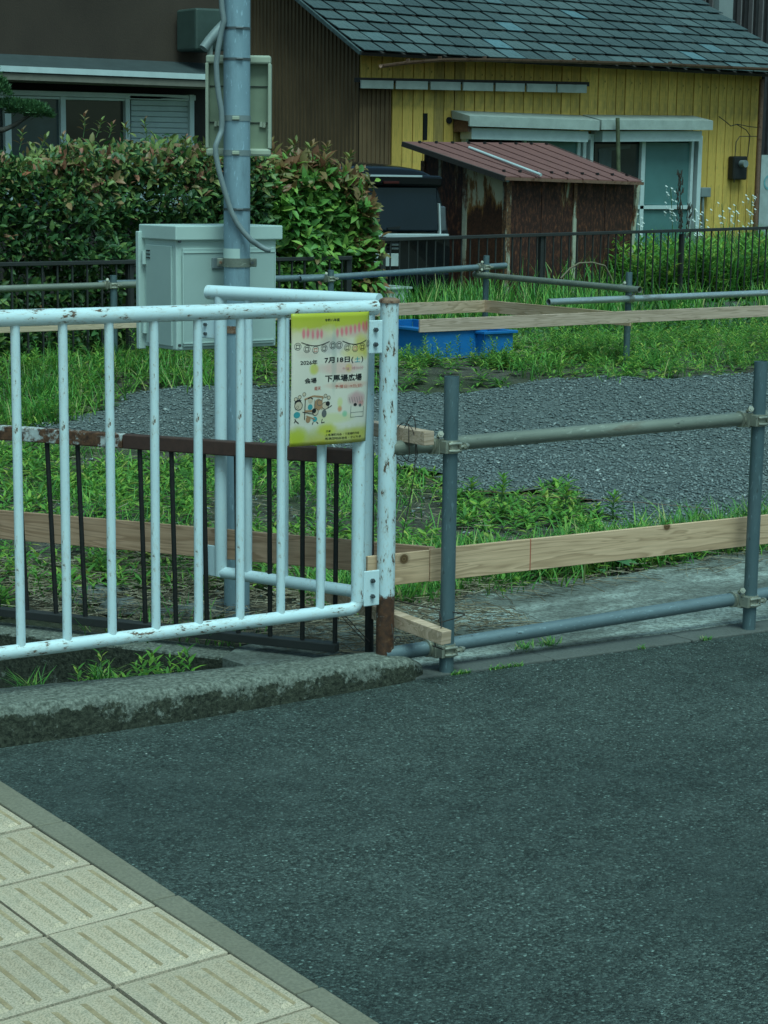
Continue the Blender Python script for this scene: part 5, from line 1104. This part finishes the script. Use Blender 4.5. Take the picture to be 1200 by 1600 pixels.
# ------------------------------------------------------------------ FOLIAGE
def leaves(P, D, Nn, L, Wd, bend=.15, fold=.25, red=None):
    """lanceolate leaves; P base, D direction, Nn approx normal -> V, [tris, quads], attr"""
    n = len(P); D = D/np.linalg.norm(D, axis=1)[:, None]; Sd = np.cross(D, Nn); Sd /= np.linalg.norm(Sd, axis=1)[:, None]+1e-9; Nn = np.cross(Sd, D)
    L = L[:, None]; Wd = Wd[:, None]; bend = np.broadcast_to(np.asarray(bend, float), (n,))[:, None]
    def pt(t, w, up): return P+D*L*t+Sd*Wd*w+Nn*(up*Wd-bend*L*t*t)
    V = np.stack([pt(0, 0, 0), pt(.33, -.5, fold), pt(.33, 0, 0), pt(.33, .5, fold), pt(.70, -.38, fold*.8), pt(.70, 0, 0), pt(.70, .38, fold*.8), pt(1, 0, 0)], 1)
    b = (np.arange(n)*8)[:, None]
    T = np.concatenate([b+np.array([[0, 2, 1]]), b+np.array([[0, 3, 2]]), b+np.array([[4, 5, 7]]), b+np.array([[5, 6, 7]])]); Q = np.concatenate([b+np.array([[1, 2, 5, 4]]), b+np.array([[2, 3, 6, 5]])])
    at = {'red': np.repeat(red, 8)} if red is not None else None
    return V.reshape(-1, 3), [T, Q], at
def blades(P, ang, L, Wd, lean_, curl):
    """grass blades with three segments"""
    n = len(P); d = np.stack([np.cos(ang), np.sin(ang), 0*ang], 1); sd_ = np.stack([-np.sin(ang), np.cos(ang), 0*ang], 1); pts_ = []
    for t, w in ((0, .8), (.35, 1.0), (.7, .75), (1, .05)):
        h = L*t*(1-.25*curl*t); o = L*(lean_*t+curl*t*t)
        c = P+d*o[:, None]+np.array([0, 0, 1.])*h[:, None]; pts_ += [c-sd_*(Wd*w/2)[:, None], c+sd_*(Wd*w/2)[:, None]]
    V = np.stack(pts_, 1); b = (np.arange(n)*8)[:, None]; Q = np.concatenate([b+np.array([[2*i, 2*i+1, 2*i+3, 2*i+2]]) for i in range(3)]); return V.reshape(-1, 3), [Q]
def rv(n, s=1.0): return rng.normal(0, s, (n, 3))
# --- hedge
def shell(n, x0, x1, y0, y1, top, zbot, bumpy=.16, seed=1):
    """points in an outer layer of a hedge block, outward normals"""
    r = np.random.default_rng(seed); face = r.choice(4, n, p=[.66, .22, .06, .06]); x = r.uniform(x0, x1, n); y = r.uniform(y0, y1, n); tz = top(x, y); z = zbot+(tz-zbot)*r.uniform(0, 1, n)**.8
    nx = np.zeros((n, 3)); dep = r.exponential(.07, n)
    bm = bumpy*vnoise(x*1.0, z*1.0+y, 5, seed)+bumpy*.6*vnoise(x, z, 13, seed+1)
    f = face == 0; y[f] = y0+dep[f]-bm[f]-.02+.22*np.clip((z[f]-(tz[f]-.22))/.22, 0, 1)**2; nx[f, 1] = -1; nx[f, 2] = .5
    f = face == 1; z[f] = tz[f]-dep[f]+bm[f]; nx[f, 2] = 1; nx[f, 1] = -.3
    f = face == 2; x[f] = x0+dep[f]-bm[f]; nx[f, 0] = -1; f = face == 3; x[f] = x1-dep[f]+bm[f]; nx[f, 0] = 1
    return np.stack([x, y, z], 1), nx, tz
def hedge(name, lab, x0, x1, y0, y1, top, zbot, n, mat, L0, seed, redf, stems=True, thin=None, cat='hedge'):
    h = thing(name, lab, cat, ((x0+x1)/2, (y0+y1)/2, .1)); P, N, tz = shell(n, x0, x1, y0, y1, top, zbot, .16, seed)
    if thin is not None: k = thin(P); P, N, tz = P[k], N[k], tz[k]
    n = len(P); D = N*.75+rv(n, .62)+np.array([0, -.1, .08]); NN = N*.4+np.array([0, -.45, .75])+rv(n, .30)
    L = L0*rng.uniform(.5, 1.35, n); red = redf(P, tz, n); L = L*(1+.15*red)
    V, F, at = leaves(P, D, NN, L, L*.46, rng.uniform(.05, .4, n), .22, red); npobj('foliage', V, F, mat, h, at, kind='stuff')
    m = MB(); r = random.Random(seed)
    for k in range(int((x1-x0)*7)):
        x = r.uniform(x0+.1, x1-.1); y = r.uniform(y0+.15, y1-.15); p = [Vector((x, y, 0)), Vector((x+r.uniform(-.1, .1), y+r.uniform(-.1, .1), .5)), Vector((x+r.uniform(-.2, .2), y+r.uniform(-.15, .15), 1.0)), Vector((x+r.uniform(-.3, .3), y+r.uniform(-.2, .1), 1.55))]
        m.tube(p, [.018, .013, .009, .004], 6)
    part('stem', m, M['bark'], h, kind='stuff'); return h
topH = lambda x, y: 1.75+.14*vnoise(x, y*.3, 2.2, 21)+.10*vnoise(x, y, 6, 22)+.06*np.exp(-((x-7.4)/.5)**2)
def redH(P, tz, n):
    up = np.clip((P[:, 2]-(tz-.42))/.42, 0, 1); base = vnoise(P[:, 0], P[:, 2], 4, 31)*.5+.45
    r = (rng.uniform(0, 1, n) < up*(base+.02)).astype(float)*rng.uniform(.5, 1, n); r[rng.uniform(0, 1, n) < .012] = 1; return r
hedge('photinia_hedge', 'tall clipped hedge with dark green leaves and reddish new shoots along the left fence', 3.6, 8.45, 12.78, 13.7, topH, .28, 38000, M['hedge'], .067, 41, redH)
topB = lambda x, y: 1.67+.08*np.sin((x-8.5)*2.5)+.05*vnoise(x, y, 6, 52)-.35*np.clip((x-9.15)/.5, 0, 1)**1.5
redB = lambda P, tz, n: ((rng.uniform(0, 1, n) < np.clip((P[:, 2]-(tz-.25))/.25, 0, 1)*.75) | (rng.uniform(0, 1, n) < np.clip((P[:, 0]-9.3)/.3, 0, 1)*.5)).astype(float)*rng.uniform(.6, 1, n)
hedge('leafy_bush', 'bright green leafy bush between the steel pole and the black van', 8.50, 9.62, 13.0, 13.9, topB, .35, 8200, M['bush'], .098, 61, redB, cat='bush')
# thin shoots rising from the hedge tops
def shoots(parent, pts_, mat, L0=.05, seed=5):
    m = MB(); Ps = []; Ds = []
    for (b, t_) in pts_:
        b = Vector(b); t_ = Vector(t_); m.tube([b, b.lerp(t_, .5)+Vector((.01, 0, .01)), t_], .003, 5)
        for k in range(9):
            q = k/8; p = b.lerp(t_, .25+.75*q); a = k*2.4; Ps.append(p[:]); Ds.append((math.cos(a), math.sin(a), .6+q))
    n = len(Ps); V, F, at = leaves(np.array(Ps), np.array(Ds), np.tile([0, 0, 1.], (n, 1))+rv(n, .2), np.full(n, L0)*rng.uniform(.8, 1.3, n), np.full(n, L0*.38), .25, .2, np.full(n, .8)*rng.uniform(.3, 1.2, n).clip(0, 1))
    npobj('shoot_leaves', V, F, mat, parent, at, kind='stuff'); part('shoot_stem', m, M['stem'], parent, kind='stuff')
hp_ = [o for o in bpy.data.objects if o.name == 'photinia_hedge'][0]; bp_ = [o for o in bpy.data.objects if o.name == 'leafy_bush'][0]
sp_ = []
for (a, b, c_, d) in ((228, 225, 226, 188), (130, 215, 132, 180), (170, 215, 175, 196), (100, 250, 98, 212), (30, 235, 35, 205), (60, 235, 72, 215), (285, 235, 290, 215), (150, 215, 158, 190), (200, 215, 196, 197), (315, 240, 322, 226)):
    sp_.append((onY(a, b, 13.1), onY(c_, d, 13.1)))
shoots(hp_, sp_, M['hedge'], .055)
shoots(bp_, [(onY(a, b, 13.5), onY(c_, d, 13.5)) for a, b, c_, d in ((420, 245, 422, 225), (455, 240, 460, 224), (505, 245, 512, 228), (540, 255, 548, 243), (560, 300, 572, 285), (565, 350, 588, 342), (570, 385, 585, 375), (480, 240, 486, 229), (400, 248, 396, 234))], M['bush'], .08)
n = 620; Pv = np.stack([rng.uniform(8.62, 9.34, n), rng.uniform(12.42, 12.75, n), rng.uniform(.40, 1.10, n)], 1); Pv = Pv[(vnoise(Pv[:, 0], Pv[:, 2], 6, 65)+rng.uniform(-.3, .3, n) > -.1) & (Pv[:, 0]-8.62 > (1.1-Pv[:, 2])*.1)]; n = len(Pv)
V, F, at = leaves(Pv, rv(n, .6)+np.array([0, -.4, -.25]), np.tile([0, -.5, .8], (n, 1))+rv(n, .25), rng.uniform(.06, .11, n), rng.uniform(.03, .05, n), .3, .15, (rng.uniform(0, 1, n) < .05).astype(float)); npobj('trailing_foliage', V, F, M['bush'], bp_, at, kind='stuff')
# --- pine
pn = thing('pine_tree', 'cloud pruned pine with dark green needle pads above the hedge at the left edge', 'tree', (5.3, 14.2, .1))
tb = onY(-70, 300, 14.2); t1 = onY(-60, 210, 14.2)
part('trunk', MB().tube([(tb.x, 14.2, 0), (tb.x+.05, 14.2, .8), (tb.x-.05, 14.2, 1.5), (t1.x, 14.2, t1.z), onY(-50, 150, 14.2), onY(-60, 90, 14.2)], [.09, .075, .06, .05, .04, .02], 10), M['bark'], pn)
part('branch', MB().tube([t1, onY(-25, 204, 14.2), onY(5, 203, 14.2), onY(22, 196, 14.2), onY(40, 184, 14.2), onY(55, 176, 14.2)], [.035, .028, .022, .018, .014, .008], 8), M['bark'], pn)
Ps, Ds = [], []
for (cx, cy, rx, rz_, n) in ((45, 172, .17, .075, 1500), (62, 180, .11, .05, 600), (20, 166, .12, .06, 600), (-8, 140, .12, .14, 900), (-60, 110, .3, .12, 900), (-100, 170, .3, .1, 700)):
    c = np.array(onY(cx, cy, 14.2)); q = rv(n); q /= np.linalg.norm(q, axis=1)[:, None]; q *= rng.uniform(.5, 1, n)[:, None]**.4; q[:, 2] = np.abs(q[:, 2])*1.1-.35
    Ps.append(c+q*np.array([rx, rx, rz_])); Ds.append(q*.7+rv(n, .45)+np.array([0, 0, .8]))
Ps = np.concatenate(Ps); Ds = np.concatenate(Ds); n = len(Ps); V, F, at = leaves(Ps, Ds, rv(n), np.full(n, .042)*rng.uniform(.7, 1.3, n), np.full(n, .009), .05, .1); npobj('crown', V, F, M['pine'], pn, kind='stuff')

# --- weeds: whorled plants, grass, straw
def weed_template(h, nl, LL, seed):
    r = np.random.default_rng(seed); t = np.linspace(.05, 1, nl); a = np.arange(nl)*2.4+r.uniform(0, .5, nl); L = LL*(1-.35*t)*r.uniform(.8, 1.15, nl)*np.where(t > .85, .8, 1)
    P = np.stack([.01*np.sin(t*3), .01*np.cos(t*2), h*t], 1); up = .25+1.1*t**2; D = np.stack([np.cos(a), np.sin(a), up], 1); NN = np.tile([0, 0, 1.], (nl, 1))+np.stack([-np.cos(a), -np.sin(a), 0*a], 1)*.3
    return leaves(P, D, NN, L, L*.27, r.uniform(.15, .5, nl), .15)
def scatter(name, x, y, z, scale, temps, mat, tilt=.12, **kw):
    n = len(x); Vs = []; Ts = []; Qs = []; off = 0; pick = rng.integers(0, len(temps), n)
    for k, (V, F, _a) in enumerate(temps):
        i = np.where(pick == k)[0]
        if not len(i): continue
        m_ = len(V); a = rng.uniform(0, 6.28, len(i)); ca, sa = np.cos(a)[:, None], np.sin(a)[:, None]; s = scale[i][:, None]; zx = V[None, :, 0]*ca-V[None, :, 1]*sa; zy = V[None, :, 0]*sa+V[None, :, 1]*ca; zz = np.broadcast_to(V[None, :, 2], zx.shape)
        tx, ty = rng.normal(0, tilt, (len(i), 1)), rng.normal(0, tilt, (len(i), 1))
        VV = np.stack([(zx+zz*tx)*s+x[i][:, None], (zy+zz*ty)*s+y[i][:, None], zz*s+z[i][:, None]], 2).reshape(-1, 3)
        o = (np.arange(len(i))*m_)[:, None, None]+off; Ts.append((F[0][None]+o).reshape(-1, 3)); Qs.append((F[1][None]+o).reshape(-1, 4)); Vs.append(VV); off += len(VV)
    return npobj(name, np.concatenate(Vs), [np.concatenate(Ts), np.concatenate(Qs)], mat, **kw)
WT = [weed_template(h, nl, LL, s) for h, nl, LL, s in ((.26, 26, .11, 1), (.20, 20, .12, 2), (.34, 34, .10, 3), (.14, 16, .11, 4), (.10, 12, .10, 5))]
LT = [weed_template(h, nl, LL, s) for h, nl, LL, s in ((.05, 9, .10, 6), (.08, 12, .08, 7), (.04, 8, .12, 8))]
def samp(n, x0, x1, y0, y1, ok): 
    x = rng.uniform(x0, x1, n); y = rng.uniform(y0, y1, n); k = ok(x, y) & inview(x, y, .1, 80); return x[k], y[k]
_gf = sorted(GF); gfy = lambda x: np.interp(x, [q[0] for q in _gf], [q[1] for q in _gf])
okfar = lambda x, y: ((y < 14.25) | (x < 10.5)) & (y > gfy(x)-.05+.12*vnoise(x, y, 5, 71)) & ~inpoly(x, y, [(8.7, 11.3), (9.95, 11.2), (9.95, 12.3), (8.7, 12.3)])
x, y = samp(8500, 4.5, 20, 8.5, 14.2, okfar); k = (vnoise(x, y, 3, 72)+.5*vnoise(x, y, 8, 70)+rng.uniform(-.5, .5, len(x)) > .05) & ~((x > 8.2) & (x < 10.6) & (y < 11.4) & (rng.uniform(0, 1, len(x)) < .75)); x, y = x[k], y[k]
scatter('tall_weeds', x, y, gz(x, y), rng.uniform(.4, .95, len(x))*(.8+.35*vnoise(x, y, 2.5, 68)), WT, M['weed'], kind='stuff')
x, y = samp(16000, 4.5, 22, 8.5, 15.6, lambda x, y: okfar(x, y)); k = vnoise(x, y, 2, 73)+.6*vnoise(x, y, 7, 69)+rng.uniform(-.5, .5, len(x)) > .05; x, y = x[k], y[k]
scatter('low_weeds', x, y, gz(x, y), rng.uniform(.5, 1.15, len(x)), LT, M['weed'], kind='stuff')
def grass(name, x, y, z, L, Wd, lean_=.25, curl=.5, mat='grass', **kw):
    n = len(x); V, F = blades(np.stack([x, y, z], 1), rng.uniform(0, 6.28, n), L, Wd, rng.uniform(0, lean_, n), rng.uniform(.1, curl, n)); return npobj(name, V, F, M[mat], kind='stuff', **kw)
def tufts(n, m_, x0, x1, y0, y1, ok, r=.05):
    cx, cy = samp(n, x0, x1, y0, y1, ok); x = np.repeat(cx, m_)+rng.normal(0, r, len(cx)*m_); y = np.repeat(cy, m_)+rng.normal(0, r, len(cx)*m_); return x, y
x, y = tufts(520, 24, 4.2, 19, 8.5, 12.5, lambda x, y: okfar(x, y) & (vnoise(x, y, 2.3, 74) > .05), .06); grass('grass_tufts', x, y, gz(x, y)-.01, rng.uniform(.08, .18, len(x)), rng.uniform(.004, .008, len(x)), .5, .8)
x, y = tufts(130, 24, 4.2, 6.9, 10.7, 12.2, okfar, .08); grass('grass_tufts', x, y, gz(x, y)-.01, rng.uniform(.12, .24, len(x)), rng.uniform(.005, .009, len(x)), .5, .9)
x, y = samp(900, 8.3, 10.4, 10.6, 11.38, okfar); k = (vnoise(x, y, 6, 66) > .2); x, y = x[k], y[k]; scatter('tall_weeds', x, y, gz(x, y), rng.uniform(.3, .6, len(x)), WT, M['weed'], kind='stuff')
# near side: between ditch, apron and gravel
notg = lambda x, y: beyond(x, y) & ~inpoly(x, y, GP) & (y > np.where(x > 4.15, 5.74, 5.55)) & ((x-px_)**2+(y-py_)**2 > .01)
x, y = tufts(1150, 15, 3.0, 9, 5.5, 10.9, lambda x, y: notg(x, y) & (vnoise(x, y, 3.1, 75)+.25*vnoise(x, y, 9, 76) > .02), .05); grass('grass_tufts', x, y, np.full(len(x), -.01), rng.uniform(.04, .13, len(x)), rng.uniform(.0035, .007, len(x)), .7, .9)
x, y = tufts(420, 26, 4.2, 12, 5.72, 6.25, notg, .06); grass('grass_tufts', x, y, np.full(len(x), -.01), rng.uniform(.08, .20, len(x)), rng.uniform(.005, .009, len(x)), .6, 1.0)
x, y = samp(6200, 3.0, 10, 5.6, 10.9, lambda x, y: notg(x, y) & (vnoise(x, y, 2.6, 77)+.4*vnoise(x, y, 7, 79) > -.1)); scatter('low_weeds', x, y, np.zeros(len(x)), rng.uniform(.5, 1.1, len(x)), LT, M['weed'], kind='stuff')
x, y = samp(420, 3.0, 10, 5.8, 8.4, lambda x, y: notg(x, y) & (vnoise(x, y, 2.0, 78) > .06)); scatter('tall_weeds', x, y, np.zeros(len(x)), rng.uniform(.35, .75, len(x)), WT, M['weed'], kind='stuff')
# straw and dry stalks
def straw(name, x, y, z, L):
    n = len(x); a = rng.uniform(0, 6.28, n); V = []; w = .0011
    d = np.stack([np.cos(a), np.sin(a), rng.normal(0, .10, n)], 1); s = np.stack([-np.sin(a), np.cos(a), 0*a], 1); P = np.stack([x, y, z], 1); b = rng.normal(0, .15, n)[:, None]
    for t in (-.5, 0, .5):
        c = P+d*(L*t)[:, None]+s*b*(L*(.25-t*t))[:, None]+np.array([0, 0, 1])*(np.abs(t)*.0+.006); V += [c-s*w-np.array([0, 0, w]), c+s*w+np.array([0, 0, w])]
    V = np.stack(V, 1).reshape(-1, 3); o = (np.arange(n)*6)[:, None]; Q = np.concatenate([o+np.array([[0, 1, 3, 2]]), o+np.array([[2, 3, 5, 4]])]); return npobj(name, V, [Q], M['straw'], kind='stuff')
okst = lambda x, y: beyond(x, y) & (y > 5.05) & ~inpoly(x, y, [(4.6, 5.1), (20, 4), (20, 5.62), (4.6, 5.62)]) & ~inpoly(x, y, GP)
x, y = samp(9000, 3.0, 9, 5.1, 10.5, lambda x, y: okst(x, y) & (vnoise(x, y, 2.4, 80)+rng.uniform(-.4, .4, len(x)) > -.05)); straw('dry_straw', x, y, np.full(len(x), .012)+rng.uniform(0, .02, len(x)), rng.uniform(.03, .10, len(x)))
x, y = samp(7000, 3.0, 4.9, 5.15, 7.2, lambda x, y: okst(x, y)); straw('dry_straw', x, y, np.full(len(x), .014)+rng.uniform(0, .03, len(x)), rng.uniform(.03, .13, len(x)))
x, y = samp(500, 4.0, 9, 5.5, 5.85, lambda x, y: y < 5.9); straw('dry_straw', x, y, np.full(len(x), .012), rng.uniform(.05, .25, len(x)))
x, y = samp(5000, 4.5, 20, 10.9, 13, okfar); straw('dry_straw', x, y, gz(x, y)+rng.uniform(.01, .05, len(x)), rng.uniform(.06, .25, len(x)))
# tall grass behind the right fence, reeds and ivy in front of it
n = 15000; x = rng.uniform(14.6, 24, n); y = rng.uniform(16.15, 20.2, n); k = inview(x, y, .5) & ~inpoly(x, y, [(14.5, 17.2), (17.2, 17.2), (17.2, 19.6), (14.5, 19.6)]) & (rng.uniform(0, 1, n) < .25+.75*np.clip((x-15.5)/2, 0, 1)); x, y = x[k], y[k]
hh = (.62+.16*vnoise(x, y, 1.6, 90)+.16*np.clip((x-18.5)/2, 0, 1))*rng.uniform(.7, 1.25, len(x)); grass('tall_grass', x, y, np.full(len(x), .1), hh*1.1, rng.uniform(.010, .020, len(x)), .25, .6)
x, y = samp(1500, 16.2, 24, 16.15, 17.6, lambda x, y: x > 0); scatter('tall_weeds', x, y, np.full(len(x), .15), rng.uniform(1.2, 2.6, len(x)), WT, M['weed'], kind='stuff')
x, y = tufts(110, 22, 10.2, 13.8, 12.9, 15.7, lambda x, y: (vnoise(x, y, 2, 91) > -.3), .08); grass('reed_grass', x, y, gz(x, y), rng.uniform(.28, .58, len(x)), rng.uniform(.010, .018, len(x)), .25, .45)
x, y = tufts(25, 16, 14.5, 22, 15.0, 15.9, lambda x, y: x > 0, .08); grass('reed_grass', x, y, gz(x, y), rng.uniform(.2, .42, len(x)), rng.uniform(.008, .016, len(x)), .25, .5)
n = 9000; x = rng.uniform(9.2, 22, n); y = rng.uniform(12.9, 16.1, n); k = inview(x, y, .3) & (vnoise(x, y, 2.2, 92) > -.35) & ((x < 11.5) | (y > 15.0) | (y < 14.2)); x, y = x[k], y[k]; n = len(x); z = gz(x, y)+rng.uniform(0, .22, n)*(.5+.5*vnoise(x, y, 3, 93))
V, F, at = leaves(np.stack([x, y, z], 1), rv(n, .6)+np.array([0, -.4, .1]), np.tile([0, -.4, 1.], (n, 1))+rv(n, .3), rng.uniform(.05, .10, n), rng.uniform(.035, .06, n), .3, .15); npobj('ivy_ground_cover', V, F, M['darkleaf'], kind='stuff')
# vine leaves over the far rail beside the bush
# individually standing weeds in the gravel
for i, (u_, v_, top_, lab) in enumerate(((783, 815, 738, 'tall weed standing above the weed patch at its gravel edge'), (883, 812, 752, 'tall weed with a bright top at the right end of the weed patch'), (957, 818, 770, 'lone pale green weed standing in the gravel right of the weed patch'), (735, 790, 748, 'small weed in the gravel just right of the first pipe post'))):
    b = onZ(u_, v_, 0); h = zat(u_, top_, b.x, b.y); t_ = thing('standing_weed', lab, 'plant', b, 'standing weeds in the gravel')
    V, F, _ = weed_template(h*.93, int(20+h*70), .085+.05*h, 100+i); V = V+np.array(b); npobj('leaf_cluster', V, F, M['weed'], t_, kind='stuff'); part('stem', MB().tube([b, b+Vector((.004, .004, h*.5)), b+Vector((.008, 0, h*.93))], [.004, .003, .002], 6), M['stem'], t_)
# broad leaved plant on the apron edge: every leaf a part
b = onZ(935, 893, .0); bl = thing('broad_leaf_plant', 'broad leaved plant at the edge of the concrete apron under the long pine board', 'plant', b)
M['broad'] = leaf_b = None
t = NT('broad_leaf'); n_ = t.noise(12, 4, .6); t.fin(t.mix(t.rnd(), t.ramp(n_, [(.3, (.04, .12, .05)), (.7, (.07, .17, .065))]), (.09, .20, .07)), .45, 0, .4); M['broad'] = t.m
for k in range(30):
    a = rng.uniform(0, 6.28); rr = rng.uniform(.02, .17); base = np.array([[b.x+math.cos(a)*rr*1.3, b.y+math.sin(a)*rr*.6+.02, rng.uniform(.01, .10)*(1.2-rr*3)+.01]]); Ls = rng.uniform(.06, .11)
    V, F, _ = leaves(base, np.array([[math.cos(a), math.sin(a)*.8-.2, .35]]), np.array([[0, -.3, 1.]]), np.array([Ls]), np.array([Ls*.62]), .35, .12)
    npobj('leaf', V, F, M['broad'], bl)
# ditch weeds, tuft by the edging, blade tufts on the kerb
x, y = rng.uniform(2.82, 3.22, 44), rng.uniform(5.15, 5.5, 44); k = ~beyond(x, y) & (y > 5.12); x, y = x[k], y[k]; scatter('ditch_weeds', x, y, np.full(len(x), -.17), rng.uniform(.45, .85, len(x)), WT[:3], M['weed'], kind='stuff')
for (u_, v_, lab) in ((48, 1062, 'small grass tuft behind the old kerb at the far left'), (155, 1048, 'small grass tuft behind the old kerb below the third white bar'), (818, 1018, 'flat grass tuft in the joint of the edging stones'), (858, 1012, 'tiny grass tuft in the edging joint, right of the flat one')):
    c = onZ(u_, v_, .0 if u_ > 400 else .05); m_ = 46; xx, yy = c.x+rng.normal(0, .022, m_), c.y+rng.normal(0, .010, m_); V, F = blades(np.stack([xx, yy, np.full(m_, c.z-.04 if u_ < 400 else .0)], 1), rng.uniform(0, 6.28, m_), rng.uniform(.02, .05, m_)*(1.8 if u_ < 400 else 1), rng.uniform(.003, .005, m_), rng.uniform(.2, .8, m_), rng.uniform(.3, .9, m_))
    o = npobj('grass_tuft', V-np.array([c.x, c.y, 0]), F, M['grass']); o.location = (c.x, c.y, 0); setp(o, lab, 'grass tuft', 'grass tufts in the kerb joints')
n = 2200; x = rng.uniform(3.9, 7, n); x = x[(vnoise(x, x, 11, 95) > .28)]; n = len(x); y = L1(x)+rng.normal(0, .004, n); V, F = blades(np.stack([x, y, np.full(n, .0)], 1), rng.uniform(0, 6.28, n), rng.uniform(.006, .02, n), rng.uniform(.002, .004, n), rng.uniform(.2, .8, n), rng.uniform(.3, .9, n)); npobj('joint_moss', V, F, M['grass'], kind='stuff')
# rubble behind the fence
for k, (u_, v_, s, lab) in enumerate(((150, 925, .16, 'grey concrete slab fragment lying in the straw, leftmost of the fragments'), (190, 945, .12, 'grey flat stone fragment beside the slab fragment'), (290, 955, .15, 'rounded grey concrete lump behind the fourth white bar'), (340, 945, .10, 'small grey lump in front of the steel pole, left of its foot'), (400, 985, .07, 'small pale stone right of the steel pole foot'))):
    c = onZ(u_, v_, .02); m = MB(); r = random.Random(k); n_ = 9; R_ = [s*r.uniform(.7, 1.1) for _ in range(n_)]
    P0 = [Vector((c.x+R_[i]*math.cos(6.283*i/n_), c.y+.75*R_[i]*math.sin(6.283*i/n_), 0)) for i in range(n_)]; top = [Vector((c.x+.8*(p.x-c.x), c.y+.8*(p.y-c.y), .02+.12*s*r.uniform(.5, 1))) for p in P0]
    m.add(P0+top, [(i, (i+1) % n_, n_+(i+1) % n_, n_+i) for i in range(n_)]); m.add(top+[sum(top, Vector())/n_+Vector((0, 0, .012))], [(i, (i+1) % n_, n_) for i in range(n_)]); solo('concrete_fragment', m, M['rubble'], lab, 'rubble', group='concrete fragments behind the fence', bevel=.006)
# white flowering stalks and a dark seed stalk above the tall grass
def stalk(name, base, tip, heads, lab, fl=True):
    t_ = thing(name, lab, 'plant', base); part('stem', MB().tube([base, Vector(base).lerp(Vector(tip), .5)+Vector((.02, 0, 0)), tip], .005, 5), M['stem'] if fl else M['seed'], t_)
    m = MB(); r = random.Random(len(lab))
    for k in range(heads):
        q = r.uniform(.55, 1); p = Vector(base).lerp(Vector(tip), q)+Vector((r.uniform(-.09, .09), r.uniform(-.06, .06), r.uniform(-.03, .05))) if fl else Vector(base).lerp(Vector(tip), r.uniform(.3, 1))+Vector((r.uniform(-.04, .04), r.uniform(-.03, .03), 0))
        if fl:
            m.tube([p-Vector((0, 0, .05)), p], .0025, 4); s_ = .020; m.add([p+Vector((s_*math.cos(a)*(1 if i % 2 else .5), s_*math.sin(a)*(1 if i % 2 else .5)-.0, s_*math.sin(a)*.6)) for i, a in enumerate(np.linspace(0, 6.28, 11)[:-1])], [tuple(range(10))])
        else: m.tube([p, p+Vector((r.uniform(-.03, .03), 0, .07))], [.010, .003], 5)
    part('flower_heads' if fl else 'seed_heads', m, M['flower'] if fl else M['seed'], t_, kind='stuff')
for (u0, v0, u1, v1, h_, lab) in ((1050, 350, 1048, 295, 22, 'spray of small white flowers in front of the teal screened pane'), (1085, 360, 1085, 325, 16, 'white flower spray between the window and the grey conduit'), (1100, 362, 1100, 332, 12, 'white flower spray under the grey junction box'), (1140, 360, 1150, 320, 18, 'white flower spray below the black power meter'), (1165, 360, 1175, 305, 22, 'tallest white flower spray beside the brown downpipe'), (1130, 360, 1128, 318, 10, 'thin white flower spray left of the power meter'), (1000, 370, 998, 335, 10, 'white flower spray against the right edge of the shed')):
    a, b_ = onY(u0, v0+60, 17.6), onY(u1, v1, 17.6); stalk('white_flower_stalk', a, b_, h_, lab)
stalk('seed_stalk', onY(1062, 400, 17.4), onY(1062, 272, 17.4), 60, 'tall dark brown seed stalk rising in front of the terrace window', False)
stalk('seed_stalk', onY(1075, 400, 17.5), onY(1078, 320, 17.5), 24, 'shorter dark seed stalk right of the tall one', False)
# arching dry reed beside the side rail
m = MB(); m.tube([onY(876, 435, 14.6), onY(890, 420, 14.6), onY(905, 411, 14.6), onY(925, 410, 14.6), onY(945, 415, 14.6), onY(952, 428, 14.6), onY(958, 440, 14.6)], .009, 6); solo('arching_reed', m, M['straw'], 'pale dry reed arching over in front of the shed', 'reed')
mb = MB().box((16.5, 14.5, .12), (11, .24, .22)); part('drain_edge', mb, M['kerb_stone'], kind='structure', bevel=.01)
# remove unused helper data
for me in list(bpy.data.meshes):
    if me.users == 0: bpy.data.meshes.remove(me)
